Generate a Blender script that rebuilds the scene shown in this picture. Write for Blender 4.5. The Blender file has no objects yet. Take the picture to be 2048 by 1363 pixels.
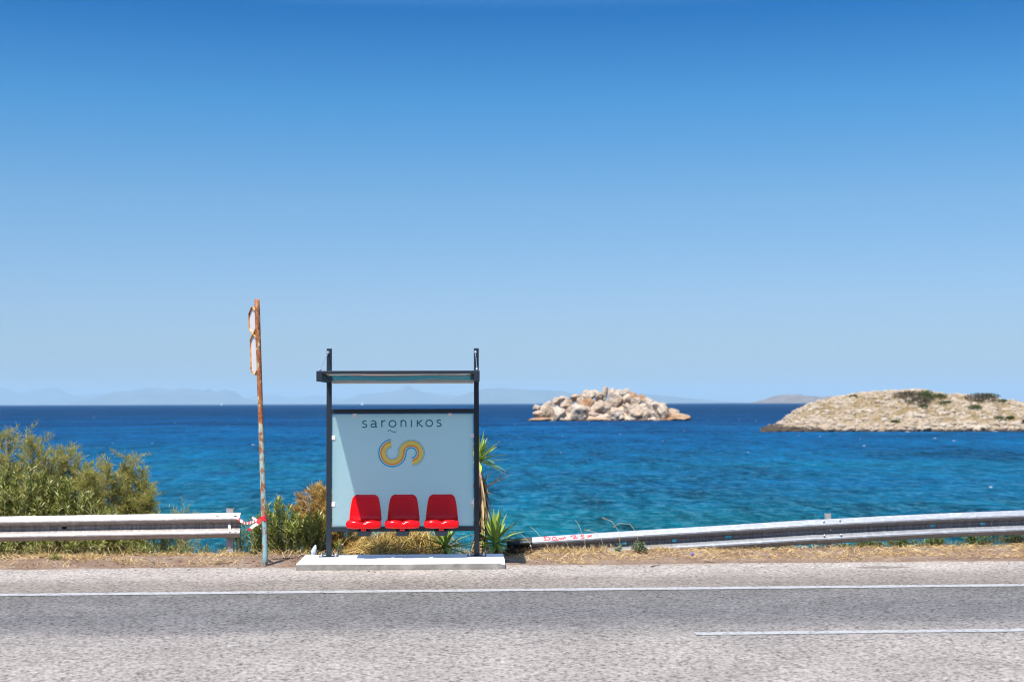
import bpy, bmesh, math, random
from mathutils import Vector, Matrix, noise

R = math.radians
scene = bpy.context.scene
COL = scene.collection
rnd = random.Random(7)

# ------------------------------------------------------------------ camera
H = 1.917            # eye height over the road
F = 2844.0           # focal length in pixels of the 2048 px wide photograph
PITCH, ROLL = R(2.508), R(-0.172)
SEA = -4.0
cam_d = bpy.data.cameras.new("camera")
cam_d.lens, cam_d.sensor_width = 50.0, 36.0
cam_d.clip_start, cam_d.clip_end = 0.2, 150000
cam_d.dof.use_dof = True
cam_d.dof.focus_distance = 17.0
cam_d.dof.aperture_fstop = 2.2
cam = bpy.data.objects.new("camera", cam_d)
COL.objects.link(cam)
CM = Matrix.Translation((0, 0, H)) @ Matrix.Rotation(R(90) + PITCH, 4, 'X') @ Matrix.Rotation(ROLL, 4, 'Z')
cam.matrix_world = CM
scene.camera = cam
RM = CM.to_3x3()

def P(px, py, y):
    """the point at distance y seen at photograph pixel (px, py)"""
    d = RM @ Vector(((px - 1024) / F, (681.5 - py) / F, -1))
    return Vector((0, 0, H)) + d * (y / d.y)

# ------------------------------------------------------------------ materials
def mat(name):
    m = bpy.data.materials.new(name)
    m.use_nodes = True
    nt = m.node_tree
    return m, nt, nt.nodes["Principled BSDF"]

class NT:
    def __init__(s, nt): s.nt = nt
    def n(s, t, **kw):
        nd = s.nt.nodes.new(t)
        for k, v in kw.items():
            if k in nd.inputs.keys(): nd.inputs[k].default_value = v
            else: setattr(nd, k, v)
        return nd
    def l(s, a, b): s.nt.links.new(a, b)
    def coord(s, kind="Object", scale=(1, 1, 1), rot=(0, 0, 0)):
        t = s.n("ShaderNodeTexCoord"); m = s.n("ShaderNodeMapping")
        m.inputs["Scale"].default_value = scale; m.inputs["Rotation"].default_value = rot
        s.l(t.outputs[kind], m.inputs["Vector"]); return m.outputs[0]
    def noise(s, vec, scale, detail=4, rough=.55, dist=0):
        t = s.n("ShaderNodeTexNoise", Scale=scale, Detail=detail, Roughness=rough, Distortion=dist)
        s.l(vec, t.inputs["Vector"]); return t.outputs["Fac"]
    def voro(s, vec, scale, feature='F1', out="Distance"):
        t = s.n("ShaderNodeTexVoronoi", Scale=scale); t.feature = feature
        s.l(vec, t.inputs["Vector"]); return t.outputs[out]
    def ramp(s, fac, stops, interp='LINEAR'):
        r = s.n("ShaderNodeValToRGB"); e = r.color_ramp.elements
        r.color_ramp.interpolation = interp
        while len(e) < len(stops): e.new(.5)
        for k, (p, c) in zip(e, stops):
            k.position = p
            k.color = (*c, 1) if not isinstance(c, (int, float)) else (c, c, c, 1)
        s.l(fac, r.inputs["Fac"]); return r.outputs["Color"]
    def mix(s, fac, a, b, blend='MIX'):
        m = s.n("ShaderNodeMix"); m.data_type = 'RGBA'; m.blend_type = blend
        for v, i in ((fac, 0), (a, 6), (b, 7)):
            if hasattr(v, "links"): s.l(v, m.inputs[i])
            elif i == 0: m.inputs[0].default_value = v
            else: m.inputs[i].default_value = (*v, 1)
        return m.outputs[2]
    def math(s, op, a, b=0.0, c=None, clamp=False):
        m = s.n("ShaderNodeMath"); m.operation = op; m.use_clamp = clamp
        for k, v in enumerate((a, b, c)):
            if v is None: continue
            if hasattr(v, "links"): s.l(v, m.inputs[k])
            else: m.inputs[k].default_value = v
        return m.outputs[0]
    def rng(s, v, a, b, c=0.0, d=1.0):
        m = s.n("ShaderNodeMapRange"); s.l(v, m.inputs[0])
        for k, x in enumerate((a, b, c, d)): m.inputs[k + 1].default_value = x
        return m.outputs[0]
    def xyz(s, vec):
        x = s.n("ShaderNodeSeparateXYZ"); s.l(vec, x.inputs[0]); return x.outputs
    def bump(s, h, strength, dist, bsdf, prev=None):
        b = s.n("ShaderNodeBump", Strength=strength, Distance=dist); s.l(h, b.inputs["Height"])
        if prev is not None: s.l(prev, b.inputs["Normal"])
        s.l(b.outputs[0], bsdf.inputs["Normal"]); return b.outputs[0]

def plain(name, col, rough=.5, metal=0, spec=.5, vary=.0, scale=30, bump=0, coat=0):
    m, nt, b = mat(name); t = NT(nt)
    b.inputs["Roughness"].default_value = rough; b.inputs["Metallic"].default_value = metal
    b.inputs["Specular IOR Level"].default_value = spec; b.inputs["Coat Weight"].default_value = coat
    v = t.coord()
    n = t.noise(v, scale)
    lo = tuple(c * (1 - vary) for c in col); hi = tuple(min(1, c * (1 + vary)) for c in col)
    t.l(t.ramp(n, [(.3, lo), (.7, hi)]), b.inputs["Base Color"])
    if bump: t.bump(n, bump, .01, b)
    return m

def leafy(name, stops, rough=.45, trans=.3, spec=.35):
    """foliage: every leaf takes its own tone"""
    m, nt, b = mat(name); t = NT(nt)
    g = t.n("ShaderNodeNewGeometry")
    c = t.ramp(g.outputs["Random Per Island"], stops)
    t.l(c, b.inputs["Base Color"])
    b.inputs["Roughness"].default_value = rough; b.inputs["Specular IOR Level"].default_value = spec
    tr = t.n("ShaderNodeBsdfTranslucent"); t.l(c, tr.inputs["Color"])
    mx = t.n("ShaderNodeMixShader"); mx.inputs[0].default_value = trans
    t.l(b.outputs[0], mx.inputs[1]); t.l(tr.outputs[0], mx.inputs[2])
    t.l(mx.outputs[0], nt.nodes["Material Output"].inputs["Surface"])
    return m

M = {}
M['frame'] = plain('anthracite_paint', (.012, .019, .028), .42, 0, .35, .12, 60)
M['steel'] = plain('bright_steel', (.62, .63, .65), .3, .9, .5, .1, 80)
M['clip'] = plain('white_clip', (.72, .66, .68), .4, 0, .5, .05)
M['red'] = plain('red_plastic', (.60, .003, .006), .18, 0, .22, .04, 8, 0, 0)
INK = {}
for k, c in dict(c_teal=(.01, .42, .60), c_white=(.92, .93, .93), c_orange=(.95, .30, .03), c_yellow=(.95, .66, .15),
                 c_green=(.36, .50, .05), c_blue=(.12, .26, .75)).items():
    INK[k] = c
M['tape_red'] = plain('red_tape', (.65, .02, .03), .4); M['tape_white'] = plain('white_tape', (.8, .8, .8), .4)
M['white'] = plain('white_paint', (.8, .8, .8), .5)
M['twig'] = plain('dry_twig', (.10, .065, .04), .8, 0, .2, .3)
M['bark'] = plain('pale_bark', (.24, .17, .12), .85, 0, .2, .35, 25)
M['graffiti'] = plain('red_spray', (.62, .03, .03), .6, 0, .2, .15)
M['dark_tar'] = plain('black_coating', (.016, .017, .019), .5, 0, .4, .5, 14, .3)
M['burnt'] = leafy('burnt_grass', [(0, (.010, .008, .006)), (.8, (.05, .03, .015)), (1, (.16, .09, .04))], .9, .0, .1)
M['oleander'] = leafy('oleander_leaf', [(0, (.07, .09, .015)), (.3, (.18, .205, .034)), (.7, (.33, .34, .085)), (.93, (.52, .50, .21)), (1, (.46, .35, .19))], .42, .42, .45)
M['oleander_light'] = leafy('light_oleander_leaf', [(0, (.09, .12, .02)), (.4, (.21, .255, .042)), (.8, (.34, .365, .08)), (1, (.46, .43, .17))], .42, .35, .45)
M['tamarisk'] = leafy('tamarisk_sprig', [(0, (.20, .22, .045)), (.45, (.35, .34, .085)), (.85, (.47, .42, .14)), (1, (.52, .34, .17))], .7, .55, .2)
M['tamarisk_tan'] = leafy('tan_tamarisk_sprig', [(0, (.28, .17, .045)), (.5, (.50, .32, .085)), (.9, (.62, .43, .15)), (1, (.26, .22, .07))], .7, .45, .2)
M['straw'] = leafy('straw', [(0, (.25, .15, .055)), (.4, (.46, .31, .125)), (.8, (.60, .43, .20)), (1, (.72, .58, .34))], .7, .2, .2)
M['reed'] = leafy('yellow_reed', [(0, (.16, .10, .03)), (.35, (.42, .27, .075)), (.7, (.56, .40, .14)), (.9, (.28, .27, .055)), (1, (.64, .50, .27))], .6, .3, .25)
M['yucca'] = leafy('yucca_leaf', [(0, (.11, .19, .025)), (.5, (.24, .34, .055)), (1, (.42, .49, .11))], .35, .2, .5)
M['yucca_dry'] = leafy('dry_yucca_leaf', [(0, (.10, .06, .025)), (.5, (.26, .17, .08)), (1, (.45, .34, .19))], .7, .15, .2)
M['grey_leaf'] = leafy('grey_green_leaf', [(0, (.09, .13, .06)), (.6, (.19, .24, .12)), (1, (.33, .37, .22))], .6, .2, .2)
M['ground_leaf'] = leafy('ground_cover_leaf', [(0, (.05, .10, .012)), (.5, (.11, .19, .025)), (.9, (.19, .26, .05)), (1, (.34, .26, .10))], .5, .3, .3)
M['island_green'] = leafy('island_shrub_leaf', [(0, (.035, .06, .012)), (1, (.11, .15, .03))], .6, .2, .2)
M['island_brown'] = leafy('island_dry_shrub_leaf', [(0, (.045, .035, .028)), (.7, (.10, .078, .06)), (1, (.09, .10, .03))], .7, .1, .2)
M['gull'] = plain('white_feathers', (.8, .8, .8), .6); M['petal'] = plain('yellow_petal', (.8, .5, .02), .5)
M['pink'] = plain('pink_petal', (.7, .25, .33), .5)

def m_glass():
    m, nt, b = mat('frosted_glass'); t = NT(nt)
    v = t.coord(); z = t.xyz(v)[2]
    n = t.noise(t.coord(scale=(.6, 1, 9)), 2.2, 5)
    t.l(t.ramp(n, [(.3, (.50, .84, .84)), (.7, (.54, .87, .87))]), b.inputs["Base Color"])
    b.inputs["Roughness"].default_value = .32; b.inputs["Specular IOR Level"].default_value = .45
    tr = t.n("ShaderNodeBsdfTranslucent"); tr.inputs["Color"].default_value = (1, .98, .88, 1)
    mx = t.n("ShaderNodeMixShader"); mx.inputs[0].default_value = .74
    t.l(b.outputs[0], mx.inputs[1]); t.l(tr.outputs[0], mx.inputs[2])
    t.l(mx.outputs[0], nt.nodes["Material Output"].inputs["Surface"])
    return m
M['glass'] = m_glass()
def m_clear():
    m, nt, b = mat('clear_glass'); t = NT(nt)
    a = t.n("ShaderNodeBsdfTransparent"); a.inputs["Color"].default_value = (.93, .97, .96, 1)
    g = t.n("ShaderNodeBsdfGlossy", Roughness=.05); mx = t.n("ShaderNodeMixShader"); mx.inputs[0].default_value = .06
    nt.nodes.remove(b); t.l(a.outputs[0], mx.inputs[1]); t.l(g.outputs[0], mx.inputs[2]); t.l(mx.outputs[0], nt.nodes["Material Output"].inputs["Surface"])
    return m
M['clear'] = m_clear()
def film(name, col):
    """ink on the frosted film: some daylight comes through from behind"""
    m, nt, b = mat(name); t = NT(nt)
    b.inputs["Base Color"].default_value = (*col, 1); b.inputs["Roughness"].default_value = .4
    tr = t.n("ShaderNodeBsdfTranslucent"); tr.inputs["Color"].default_value = (*col, 1)
    mx = t.n("ShaderNodeMixShader"); mx.inputs[0].default_value = .4
    t.l(b.outputs[0], mx.inputs[1]); t.l(tr.outputs[0], mx.inputs[2]); t.l(mx.outputs[0], nt.nodes["Material Output"].inputs["Surface"])
    return m

def m_roof():
    m, nt, b = mat('tinted_roof_sheet'); t = NT(nt)
    v = t.coord()
    b.inputs["Base Color"].default_value = (.10, .13, .14, 1)
    b.inputs["Metallic"].default_value = .85; b.inputs["Roughness"].default_value = .18
    t.l(t.ramp(t.noise(v, 3), [(.3, (.20, .24, .24)), (.7, (.34, .33, .30))]), b.inputs["Base Color"])
    n1 = t.noise(t.coord(scale=(1.1, .9, 1)), 1.6, 1.0)
    n2 = t.noise(t.coord(scale=(60, 1, 1)), 1.5, 0)
    p = t.bump(n1, .8, .06, b)
    t.bump(n2, .08, .01, b, p)
    return m
M['roof'] = m_roof()

def m_pole():
    m, nt, b = mat('rusty_painted_steel'); t = NT(nt)
    v = t.coord(); z = t.xyz(v)[2]
    n = t.noise(t.coord(scale=(1, 1, .45)), 19, 7, .65)
    n = t.math('ADD', n, t.math('MULTIPLY', t.rng(z, .3, 2.6, -.045, .115), 1))
    rust = t.ramp(t.noise(v, 45, 5), [(.3, (.10, .030, .010)), (.55, (.27, .090, .024)), (.75, (.45, .21, .065))])
    paint = t.ramp(t.rng(z, .6, 2.2), [(0, (.20, .33, .34)), (.6, (.29, .37, .31)), (1, (.44, .40, .24))])
    f = t.ramp(n, [(.488, 0), (.53, 1)])
    t.l(t.mix(f, paint, rust), b.inputs["Base Color"])
    b.inputs["Roughness"].default_value = .65
    t.bump(f, .25, .004, b)
    return m
M['pole'] = m_pole()
def m_rust_frame():
    m, nt, b = mat('rusty_cream_strip'); t = NT(nt)
    n = t.noise(t.coord(), 9, 6, .6)
    t.l(t.ramp(n, [(.36, (.14, .04, .010)), (.45, (.34, .14, .032)), (.58, (.52, .27, .08))]), b.inputs["Base Color"])
    b.inputs["Roughness"].default_value = .7
    return m
M['rustframe'] = m_rust_frame()
M['sign_white'] = plain('faded_white_sign', (.62, .60, .60), .5, 0, .4, .05)

def m_rail(name, base, dirt, tint):
    m, nt, b = mat(name); t = NT(nt)
    v = t.coord()
    sp = t.voro(t.coord(scale=(1, 1.5, 1.5)), 22, 'F1', "Color")
    spz = t.xyz(sp)[0]
    c = t.ramp(spz, [(0, tuple(x * .86 for x in base)), (.7, base), (1, tuple(min(1, x * 1.25) for x in base))])
    st = t.noise(t.coord(scale=(14, 1, 1.2)), 3.2, 5, .7)
    # dirt washed into the valley and along the bottom edge
    zz = t.n("ShaderNodeAttribute", attribute_name="across")
    val = t.math('ADD', t.ramp(zz.outputs["Fac"], [(.30, 0), (.42, 1), (.60, 1), (.68, .1), (.9, .1), (1, .9)]), 0)
    f = t.math('MULTIPLY', val, t.ramp(st, [(.25, .25), (.7, 1)]))
    c = t.mix(t.math('MULTIPLY', f, .95), c, dirt)
    big = t.ramp(t.noise(v, 1.7, 4), [(.52, 0), (.75, 1)])
    c = t.mix(t.math('MULTIPLY', big, .35), c, tint)
    t.l(c, b.inputs["Base Color"])
    b.inputs["Metallic"].default_value = .25; b.inputs["Roughness"].default_value = .5
    t.bump(t.noise(v, 6, 3), .12, .02, b)
    return m
M['rail_pale'] = m_rail('pale_galvanised_steel', (.43, .40, .385), (.10, .070, .045), (.44, .33, .26))
M['rail'] = m_rail('galvanised_steel', (.265, .285, .31), (.060, .044, .032), (.24, .24, .245))
M['post'] = plain('dull_steel', (.30, .29, .28), .6, .2, .4, .25, 20)

def m_concrete():
    m, nt, b = mat('cast_concrete'); t = NT(nt)
    v = t.coord()
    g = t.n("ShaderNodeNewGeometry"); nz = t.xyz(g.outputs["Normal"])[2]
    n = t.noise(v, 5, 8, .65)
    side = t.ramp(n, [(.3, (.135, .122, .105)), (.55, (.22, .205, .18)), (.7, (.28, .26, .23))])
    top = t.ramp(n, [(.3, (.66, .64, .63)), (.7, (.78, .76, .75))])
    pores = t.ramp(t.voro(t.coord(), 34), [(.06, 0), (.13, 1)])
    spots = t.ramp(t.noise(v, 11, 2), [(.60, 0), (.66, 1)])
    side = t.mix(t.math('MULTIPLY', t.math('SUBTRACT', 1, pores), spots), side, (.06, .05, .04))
    # paler top face
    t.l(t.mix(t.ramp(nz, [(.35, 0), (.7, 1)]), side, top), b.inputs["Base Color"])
    b.inputs["Roughness"].default_value = .85
    t.bump(n, .35, .02, b)
    return m
M['concrete'] = m_concrete()

RA = R(2.9)            # the road runs a little away from us to the right
def V_of(x, y): return -x * math.sin(RA) + y * math.cos(RA)
def road_xy(u, v): return (u * math.cos(RA) - v * math.sin(RA), u * math.sin(RA) + v * math.cos(RA))

def m_road():
    m, nt, b = mat('worn_asphalt'); t = NT(nt)
    v = t.coord(rot=(0, 0, -RA)); s = t.xyz(v); vv = s[1]
    wob = t.noise(t.coord(scale=(.16, 1, 1), rot=(0, 0, -RA)), 1.0, 4)
    vw = t.math('ADD', vv, t.math('MULTIPLY', t.math('SUBTRACT', wob, .5), .7))
    # wear across the road: polished lane, pale middle, dusty shoulder
    fac = t.rng(vw, 6.0, 17.0)
    def q(x): return (x - 6.0) / 11.0
    zone = t.ramp(fac, [(0, (0.219, 0.193, 0.171)), (q(10.9), (0.235, 0.209, 0.186)), (q(11.75), (0.209, 0.188, 0.170)), (q(12.25), (0.137, 0.128, 0.123)),
                        (q(13.0), (0.114, 0.108, 0.107)), (q(13.8), (0.124, 0.117, 0.113)), (q(14.5), (0.118, 0.110, 0.101)), (q(14.75), (0.171, 0.148, 0.126)),
                        (q(15.6), (0.204, 0.176, 0.151)), (q(16.1), (0.281, 0.249, 0.219)), (q(16.6), (0.296, 0.262, 0.228)), (1, (0.245, 0.203, 0.163))])
    ag = t.noise(v, 29, 4, .62)
    vo = t.voro(v, 48, 'F1', "Color"); vs = t.xyz(vo)[0]
    grit = t.ramp(ag, [(.36, .28), (.45, .86), (.58, 1.10), (.70, 1.40)])
    grit2 = t.ramp(vs, [(0, .72), (.25, .95), (.8, 1.05), (1, 1.30)])
    c = t.mix(1, zone, grit, 'MULTIPLY'); c = t.mix(1, c, grit2, 'MULTIPLY')
    blot = t.ramp(t.noise(v, 1.3, 5), [(.3, .86), (.7, 1.12)])
    c = t.mix(1, c, blot, 'MULTIPLY')
    # an old oil stain on the shoulder
    sx, sy = road_inv_stain
    ex = t.math('MULTIPLY', t.math('SUBTRACT', s[0], sx), 1 / .36); ey = t.math('MULTIPLY', t.math('SUBTRACT', s[1], sy), 1 / .13)
    e = t.math('ADD', t.math('MULTIPLY', ex, ex), t.math('MULTIPLY', ey, ey))
    e = t.math('ADD', e, t.math('MULTIPLY', t.math('SUBTRACT', ag, .5), 2.2))
    c = t.mix(t.math('MULTIPLY', t.ramp(e, [(.7, 1), (1.0, 0)]), .62), c, (.085, .065, .055))
    t.l(c, b.inputs["Base Color"])
    b.inputs["Roughness"].default_value = .85; b.inputs["Specular IOR Level"].default_value = .15
    p = t.bump(ag, .55, .012, b); t.bump(vs, .3, .006, b, p)
    return m
st = P(1765, 1140, 16.55)
road_inv_stain = (st.x * math.cos(RA) + st.y * math.sin(RA), V_of(st.x, st.y))
M['road'] = m_road()

def m_line():
    m, nt, b = mat('road_paint'); t = NT(nt)
    v = t.coord(); n = t.noise(v, 26, 3, .6)
    wear = t.ramp(t.math('ADD', t.math('MULTIPLY', n, .75), t.math('MULTIPLY', t.noise(v, 5, 4), .35)), [(.43, 1), (.53, 0)])
    t.l(t.mix(wear, (.30, .295, .285), (.16, .15, .14)), b.inputs["Base Color"])
    b.inputs["Roughness"].default_value = .6; t.bump(n, .35, .008, b)
    return m
M['line'] = m_line()

def m_ground():
    m, nt, b = mat('dry_soil'); t = NT(nt)
    v = t.coord(); n = t.noise(v, 2.2, 8, .65); f = t.noise(v, 40, 3)
    c = t.ramp(n, [(.3, (.120, .072, .048)), (.5, (.180, .122, .085)), (.7, (.245, .190, .145))])
    c = t.mix(1, c, t.ramp(f, [(.3, .65), (.7, 1.25)]), 'MULTIPLY')
    t.l(c, b.inputs["Base Color"]); b.inputs["Roughness"].default_value = .95; b.inputs["Specular IOR Level"].default_value = .15
    p = t.bump(n, .5, .08, b); t.bump(f, .6, .02, b, p)
    return m
M['ground'] = m_ground()

def m_sea():
    m, nt, b = mat('sea_water'); t = NT(nt)
    v = t.coord(); s = t.xyz(v)
    lanes = t.noise(t.coord(scale=(.0035, .016, 1)), 1.0, 5, .55)
    small = t.noise(t.coord(scale=(.020, .075, 1)), 1.0, 5, .6)
    d = t.n("ShaderNodeVectorMath", operation='LENGTH'); t.l(v, d.inputs[0])
    lg = t.math('LOGARITHM', d.outputs["Value"], 10)
    k = t.math('ADD', lg, t.math('MULTIPLY', t.math('SUBTRACT', lanes, .5), 1.1))
    k = t.math('ADD', k, t.math('MULTIPLY', t.math('SUBTRACT', small, .5), .55))
    def q(x): return (math.log10(x) - 1.6) / 2.4
    fac = t.rng(k, 1.6, 4.0)
    # shallow sand to deep water
    c = t.ramp(fac, [(q(55), (.000, .110, .140)), (q(85), (.000, .100, .170)), (q(150), (.000, .080, .180)), (q(305), (.000, .064, .178)), (q(480), (.000, .042, .130)), (q(900), (.000, .030, .092)), (q(4000), (.000, .026, .084))])
    rip = t.noise(t.coord(scale=(.75, 1.15, 1)), 1.0, 6, .62, .6)
    rip2 = t.noise(t.coord(scale=(.17, .30, 1)), 1.0, 4, .6, .4)
    # swell and gusts as light and dark put into the colour: lengths that still read at each distance
    g1 = t.noise(t.coord(scale=(.045, .022, 1)), 1.0, 3, .5, .3)
    g2 = t.noise(t.coord(scale=(.34, .09, 1)), 1.0, 3, .55, .5)
    g3 = t.noise(t.coord(scale=(1.2, .36, 1)), 1.0, 3, .6, .5)
    g4 = t.noise(t.coord(scale=(2.6, 1.2, 1)), 1.0, 3, .6, .8)
    tot = t.math('ADD', t.math('ADD', t.math('MULTIPLY', g1, .22), t.math('MULTIPLY', g2, .28)), t.math('ADD', t.math('MULTIPLY', g3, .30), t.math('MULTIPLY', g4, .20)))
    c = t.mix(1, c, t.ramp(tot, [(.38, .26), (.50, .98), (.60, 1.65)]), 'MULTIPLY')
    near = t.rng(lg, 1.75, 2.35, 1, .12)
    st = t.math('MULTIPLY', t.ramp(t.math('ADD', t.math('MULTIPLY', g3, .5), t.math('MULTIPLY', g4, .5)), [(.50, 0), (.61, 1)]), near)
    c = t.mix(t.math('MULTIPLY', st, .62), c, (.050, .160, .22))  # sky reflections on the near ripples, painted into the water colour
    # foam flecks on breaking crests
    fo = t.noise(t.coord(scale=(.22, .10, 1)), 1.0, 2, .5); fo2 = t.noise(t.coord(scale=(.012, .02, 1)), 1.0, 2)
    foam = t.math('MULTIPLY', t.ramp(fo, [(.765, 0), (.80, 1)]), t.ramp(fo2, [(.42, 0), (.58, 1)]))
    c = t.mix(t.math('MULTIPLY', foam, .55), c, (.25, .30, .33))
    nt.nodes.remove(b)
    b = t.n("ShaderNodeBsdfDiffuse"); gl_ = t.n("ShaderNodeBsdfGlossy", Roughness=.22); mx = t.n("ShaderNodeMixShader"); mx.inputs[0].default_value = .03
    t.l(c, b.inputs["Color"]); t.l(b.outputs[0], mx.inputs[1]); t.l(gl_.outputs[0], mx.inputs[2]); t.l(mx.outputs[0], nt.nodes["Material Output"].inputs["Surface"])
    p = t.bump(rip2, 1, 3.0, b)
    t.l(t.bump(rip, 1, 1.1, b, p), gl_.inputs['Normal'])
    return m
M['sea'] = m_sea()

def m_rock(name, pale, warm, dark, grass=None, scale=.35, water=.5, tip=False):
    m, nt, b = mat(name); t = NT(nt)
    g = t.n("ShaderNodeNewGeometry")
    pos = t.n("ShaderNodeVectorMath", operation='ADD'); t.l(g.outputs["Position"], pos.inputs[0])
    v = pos.outputs[0]; z = t.xyz(v)[2]
    n = t.noise(v, scale, 8, .65); n2 = t.noise(v, scale * 5, 5, .6)
    c = t.mix(t.ramp(n, [(.35, 0), (.62, 1)]), pale, warm)
    c = t.mix(1, c, t.ramp(n2, [(.3, .72), (.7, 1.2)]), 'MULTIPLY')
    if grass:
        gm = t.noise(v, scale * 1.1, 6, .65)
        up = t.xyz(g.outputs["Normal"])[2]
        gf = t.math('MULTIPLY', t.ramp(gm, [(.43, 0), (.54, 1)]), t.ramp(up, [(.45, 0), (.8, 1)]))
        gf = t.math('MULTIPLY', gf, t.rng(z, SEA + 1.0, SEA + 2.4))
        c = t.mix(gf, c, t.ramp(n2, [(.3, grass[0]), (.7, grass[1])]))
    # tide mark
    w = t.math('ADD', z, t.math('MULTIPLY', t.math('SUBTRACT', n2, .5), 1.1))
    if tip:   # bare dark sea-washed rock at the island's point
        w = t.math('ADD', t.math('SUBTRACT', w, t.rng(t.xyz(v)[0], 51, 66, 1.3, 0)), t.math('MULTIPLY', t.math('SUBTRACT', n, .5), 2.6))
    c = t.mix(t.rng(w, SEA + water * .5, SEA + water, 1, 0), c, dark)
    t.l(c, b.inputs["Base Color"]); b.inputs["Roughness"].default_value = .9; b.inputs["Specular IOR Level"].default_value = .2
    t.bump(n2, .6, .5, b)
    return m
M['boulder'] = m_rock('pale_granite', (.385, .33, .268), (.31, .22, .145), (.045, .03, .02), None, .16, .55)
M['boulder_warm'] = m_rock('rusty_granite', (.33, .235, .15), (.29, .155, .075), (.045, .03, .02), None, .2, .5)
M['island'] = m_rock('limestone_and_dry_grass', (.32, .268, .205), (.22, .165, .105), (.055, .042, .030), ((.115, .080, .038), (.20, .142, .062)), .30, .55, True)
M['island_rock'] = m_rock('pale_limestone', (.38, .33, .265), (.27, .205, .14), (.055, .042, .030), None, .5, .55, True)
M['hill'] = plain('scrub_hillside', (.075, .075, .05), .95, 0, .1, .4, .0012)
M['isle_hill'] = plain('bare_hillside', (.13, .105, .085), .95, 0, .1, .4, .02)

# ------------------------------------------------------------------ mesh helpers
class MB:
    def __init__(s): s.v, s.f, s.m, s.at = [], [], [], None
    def add(s, vs, fs, mi=0):
        o = len(s.v); s.v += [tuple(p) for p in vs]
        for f in fs: s.f.append(tuple(i + o for i in f)); s.m.append(mi)
    def box(s, x0, x1, y0, y1, z0, z1, mi=0, tf=None):
        vs = [Vector((x, y, z)) for z in (z0, z1) for y in (y0, y1) for x in (x0, x1)]
        if tf: vs = [tf(p) for p in vs]
        s.add(vs, [(0, 2, 3, 1), (4, 5, 7, 6), (0, 1, 5, 4), (2, 6, 7, 3), (0, 4, 6, 2), (1, 3, 7, 5)], mi)
    def tube(s, pts, rad, n=8, mi=0, caps=True):
        pts = [Vector(p) for p in pts]; rr = rad if isinstance(rad, (list, tuple)) else [rad] * len(pts)
        vs, fs = [], []
        prev = None
        for i, p in enumerate(pts):
            t = (pts[min(i + 1, len(pts) - 1)] - pts[max(i - 1, 0)])
            t = t.normalized() if t.length > 1e-9 else Vector((0, 0, 1))
            a = t.cross(Vector((0, 0, 1)) if abs(t.z) < .9 else Vector((1, 0, 0))).normalized() if prev is None else (prev - t * prev.dot(t)).normalized()
            prev = a; b = t.cross(a)
            for k in range(n):
                w = 2 * math.pi * k / n
                vs.append(p + (a * math.cos(w) + b * math.sin(w)) * rr[i])
        for i in range(len(pts) - 1):
            for k in range(n):
                k2 = (k + 1) % n
                fs.append((i * n + k, i * n + k2, (i + 1) * n + k2, (i + 1) * n + k))
        if caps:
            fs.append(tuple(range(n - 1, -1, -1))); fs.append(tuple((len(pts) - 1) * n + k for k in range(n)))
        s.add(vs, fs, mi)
    def ball(s, c, r, mi=0, seg=8, rings=5):
        c = Vector(c); r = Vector(r) if not isinstance(r, (int, float)) else Vector((r, r, r))
        vs = [c + Vector((0, 0, r.z))]
        for i in range(1, rings):
            a = math.pi * i / rings
            for k in range(seg):
                w = 2 * math.pi * k / seg
                vs.append(c + Vector((r.x * math.sin(a) * math.cos(w), r.y * math.sin(a) * math.sin(w), r.z * math.cos(a))))
        vs.append(c - Vector((0, 0, r.z)))
        fs = [(0, 1 + k, 1 + (k + 1) % seg) for k in range(seg)]
        for i in range(rings - 2):
            for k in range(seg):
                a0 = 1 + i * seg + k; b0 = 1 + i * seg + (k + 1) % seg
                fs.append((a0, a0 + seg, b0 + seg, b0))
        L = len(vs) - 1; o = 1 + (rings - 2) * seg
        fs += [(L, o + (k + 1) % seg, o + k) for k in range(seg)]
        s.add(vs, fs, mi)
    def leaf(s, p, d, up, L, w, mi=0, fold=.3, droop=0):
        """a pointed leaf: two folded halves"""
        d = d.normalized(); side = d.cross(up)
        side = side.normalized() if side.length > 1e-6 else d.orthogonal().normalized()
        nrm = side.cross(d)
        mid = p + d * (L * .45)
        tip = p + d * L - Vector((0, 0, droop * L))
        s.add([p, mid + side * w * .5 + nrm * w * fold, tip, mid - side * w * .5 + nrm * w * fold], [(0, 1, 2), (0, 2, 3)], mi)
    def blade(s, pts, w, mi=0, side=None):
        """a narrow curved blade, tapering to its tip"""
        n = len(pts); vs = []
        for i, p in enumerate(pts):
            t = pts[min(i + 1, n - 1)] - pts[max(i - 1, 0)]
            sd = side if side is not None else t.cross(Vector((rnd.random() - .5, rnd.random() - .5, rnd.random() - .5)))
            if side is None and i: sd = s._sd
            s._sd = sd
            sd = sd.normalized() if sd.length > 1e-9 else Vector((1, 0, 0))
            k = w * .5 * (1 if i < n - 1 else .12) * (1 if i else .7)
            vs += [p - sd * k, p + sd * k]
        s.add(vs, [(2 * i, 2 * i + 1, 2 * i + 3, 2 * i + 2) for i in range(n - 1)], mi)
    def build(s, name, mats, parent=None, smooth=False, loc=None):
        me = bpy.data.meshes.new(name)
        if loc is not None:
            l = Vector(loc); s.v = [tuple(Vector(p) - l) for p in s.v]
        me.from_pydata(s.v, [], s.f)
        for k in (mats if isinstance(mats, (list, tuple)) else [mats]): me.materials.append(k)
        if any(s.m): me.polygons.foreach_set("material_index", s.m)
        if smooth: me.polygons.foreach_set("use_smooth", [True] * len(s.f))
        if s.at:
            a = me.attributes.new("across", 'FLOAT', 'POINT'); a.data.foreach_set("value", s.at)
        me.update()
        o = bpy.data.objects.new(name, me); COL.objects.link(o)
        if loc is not None: o.location = loc
        if parent is not None: o.parent = parent
        return o

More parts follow.
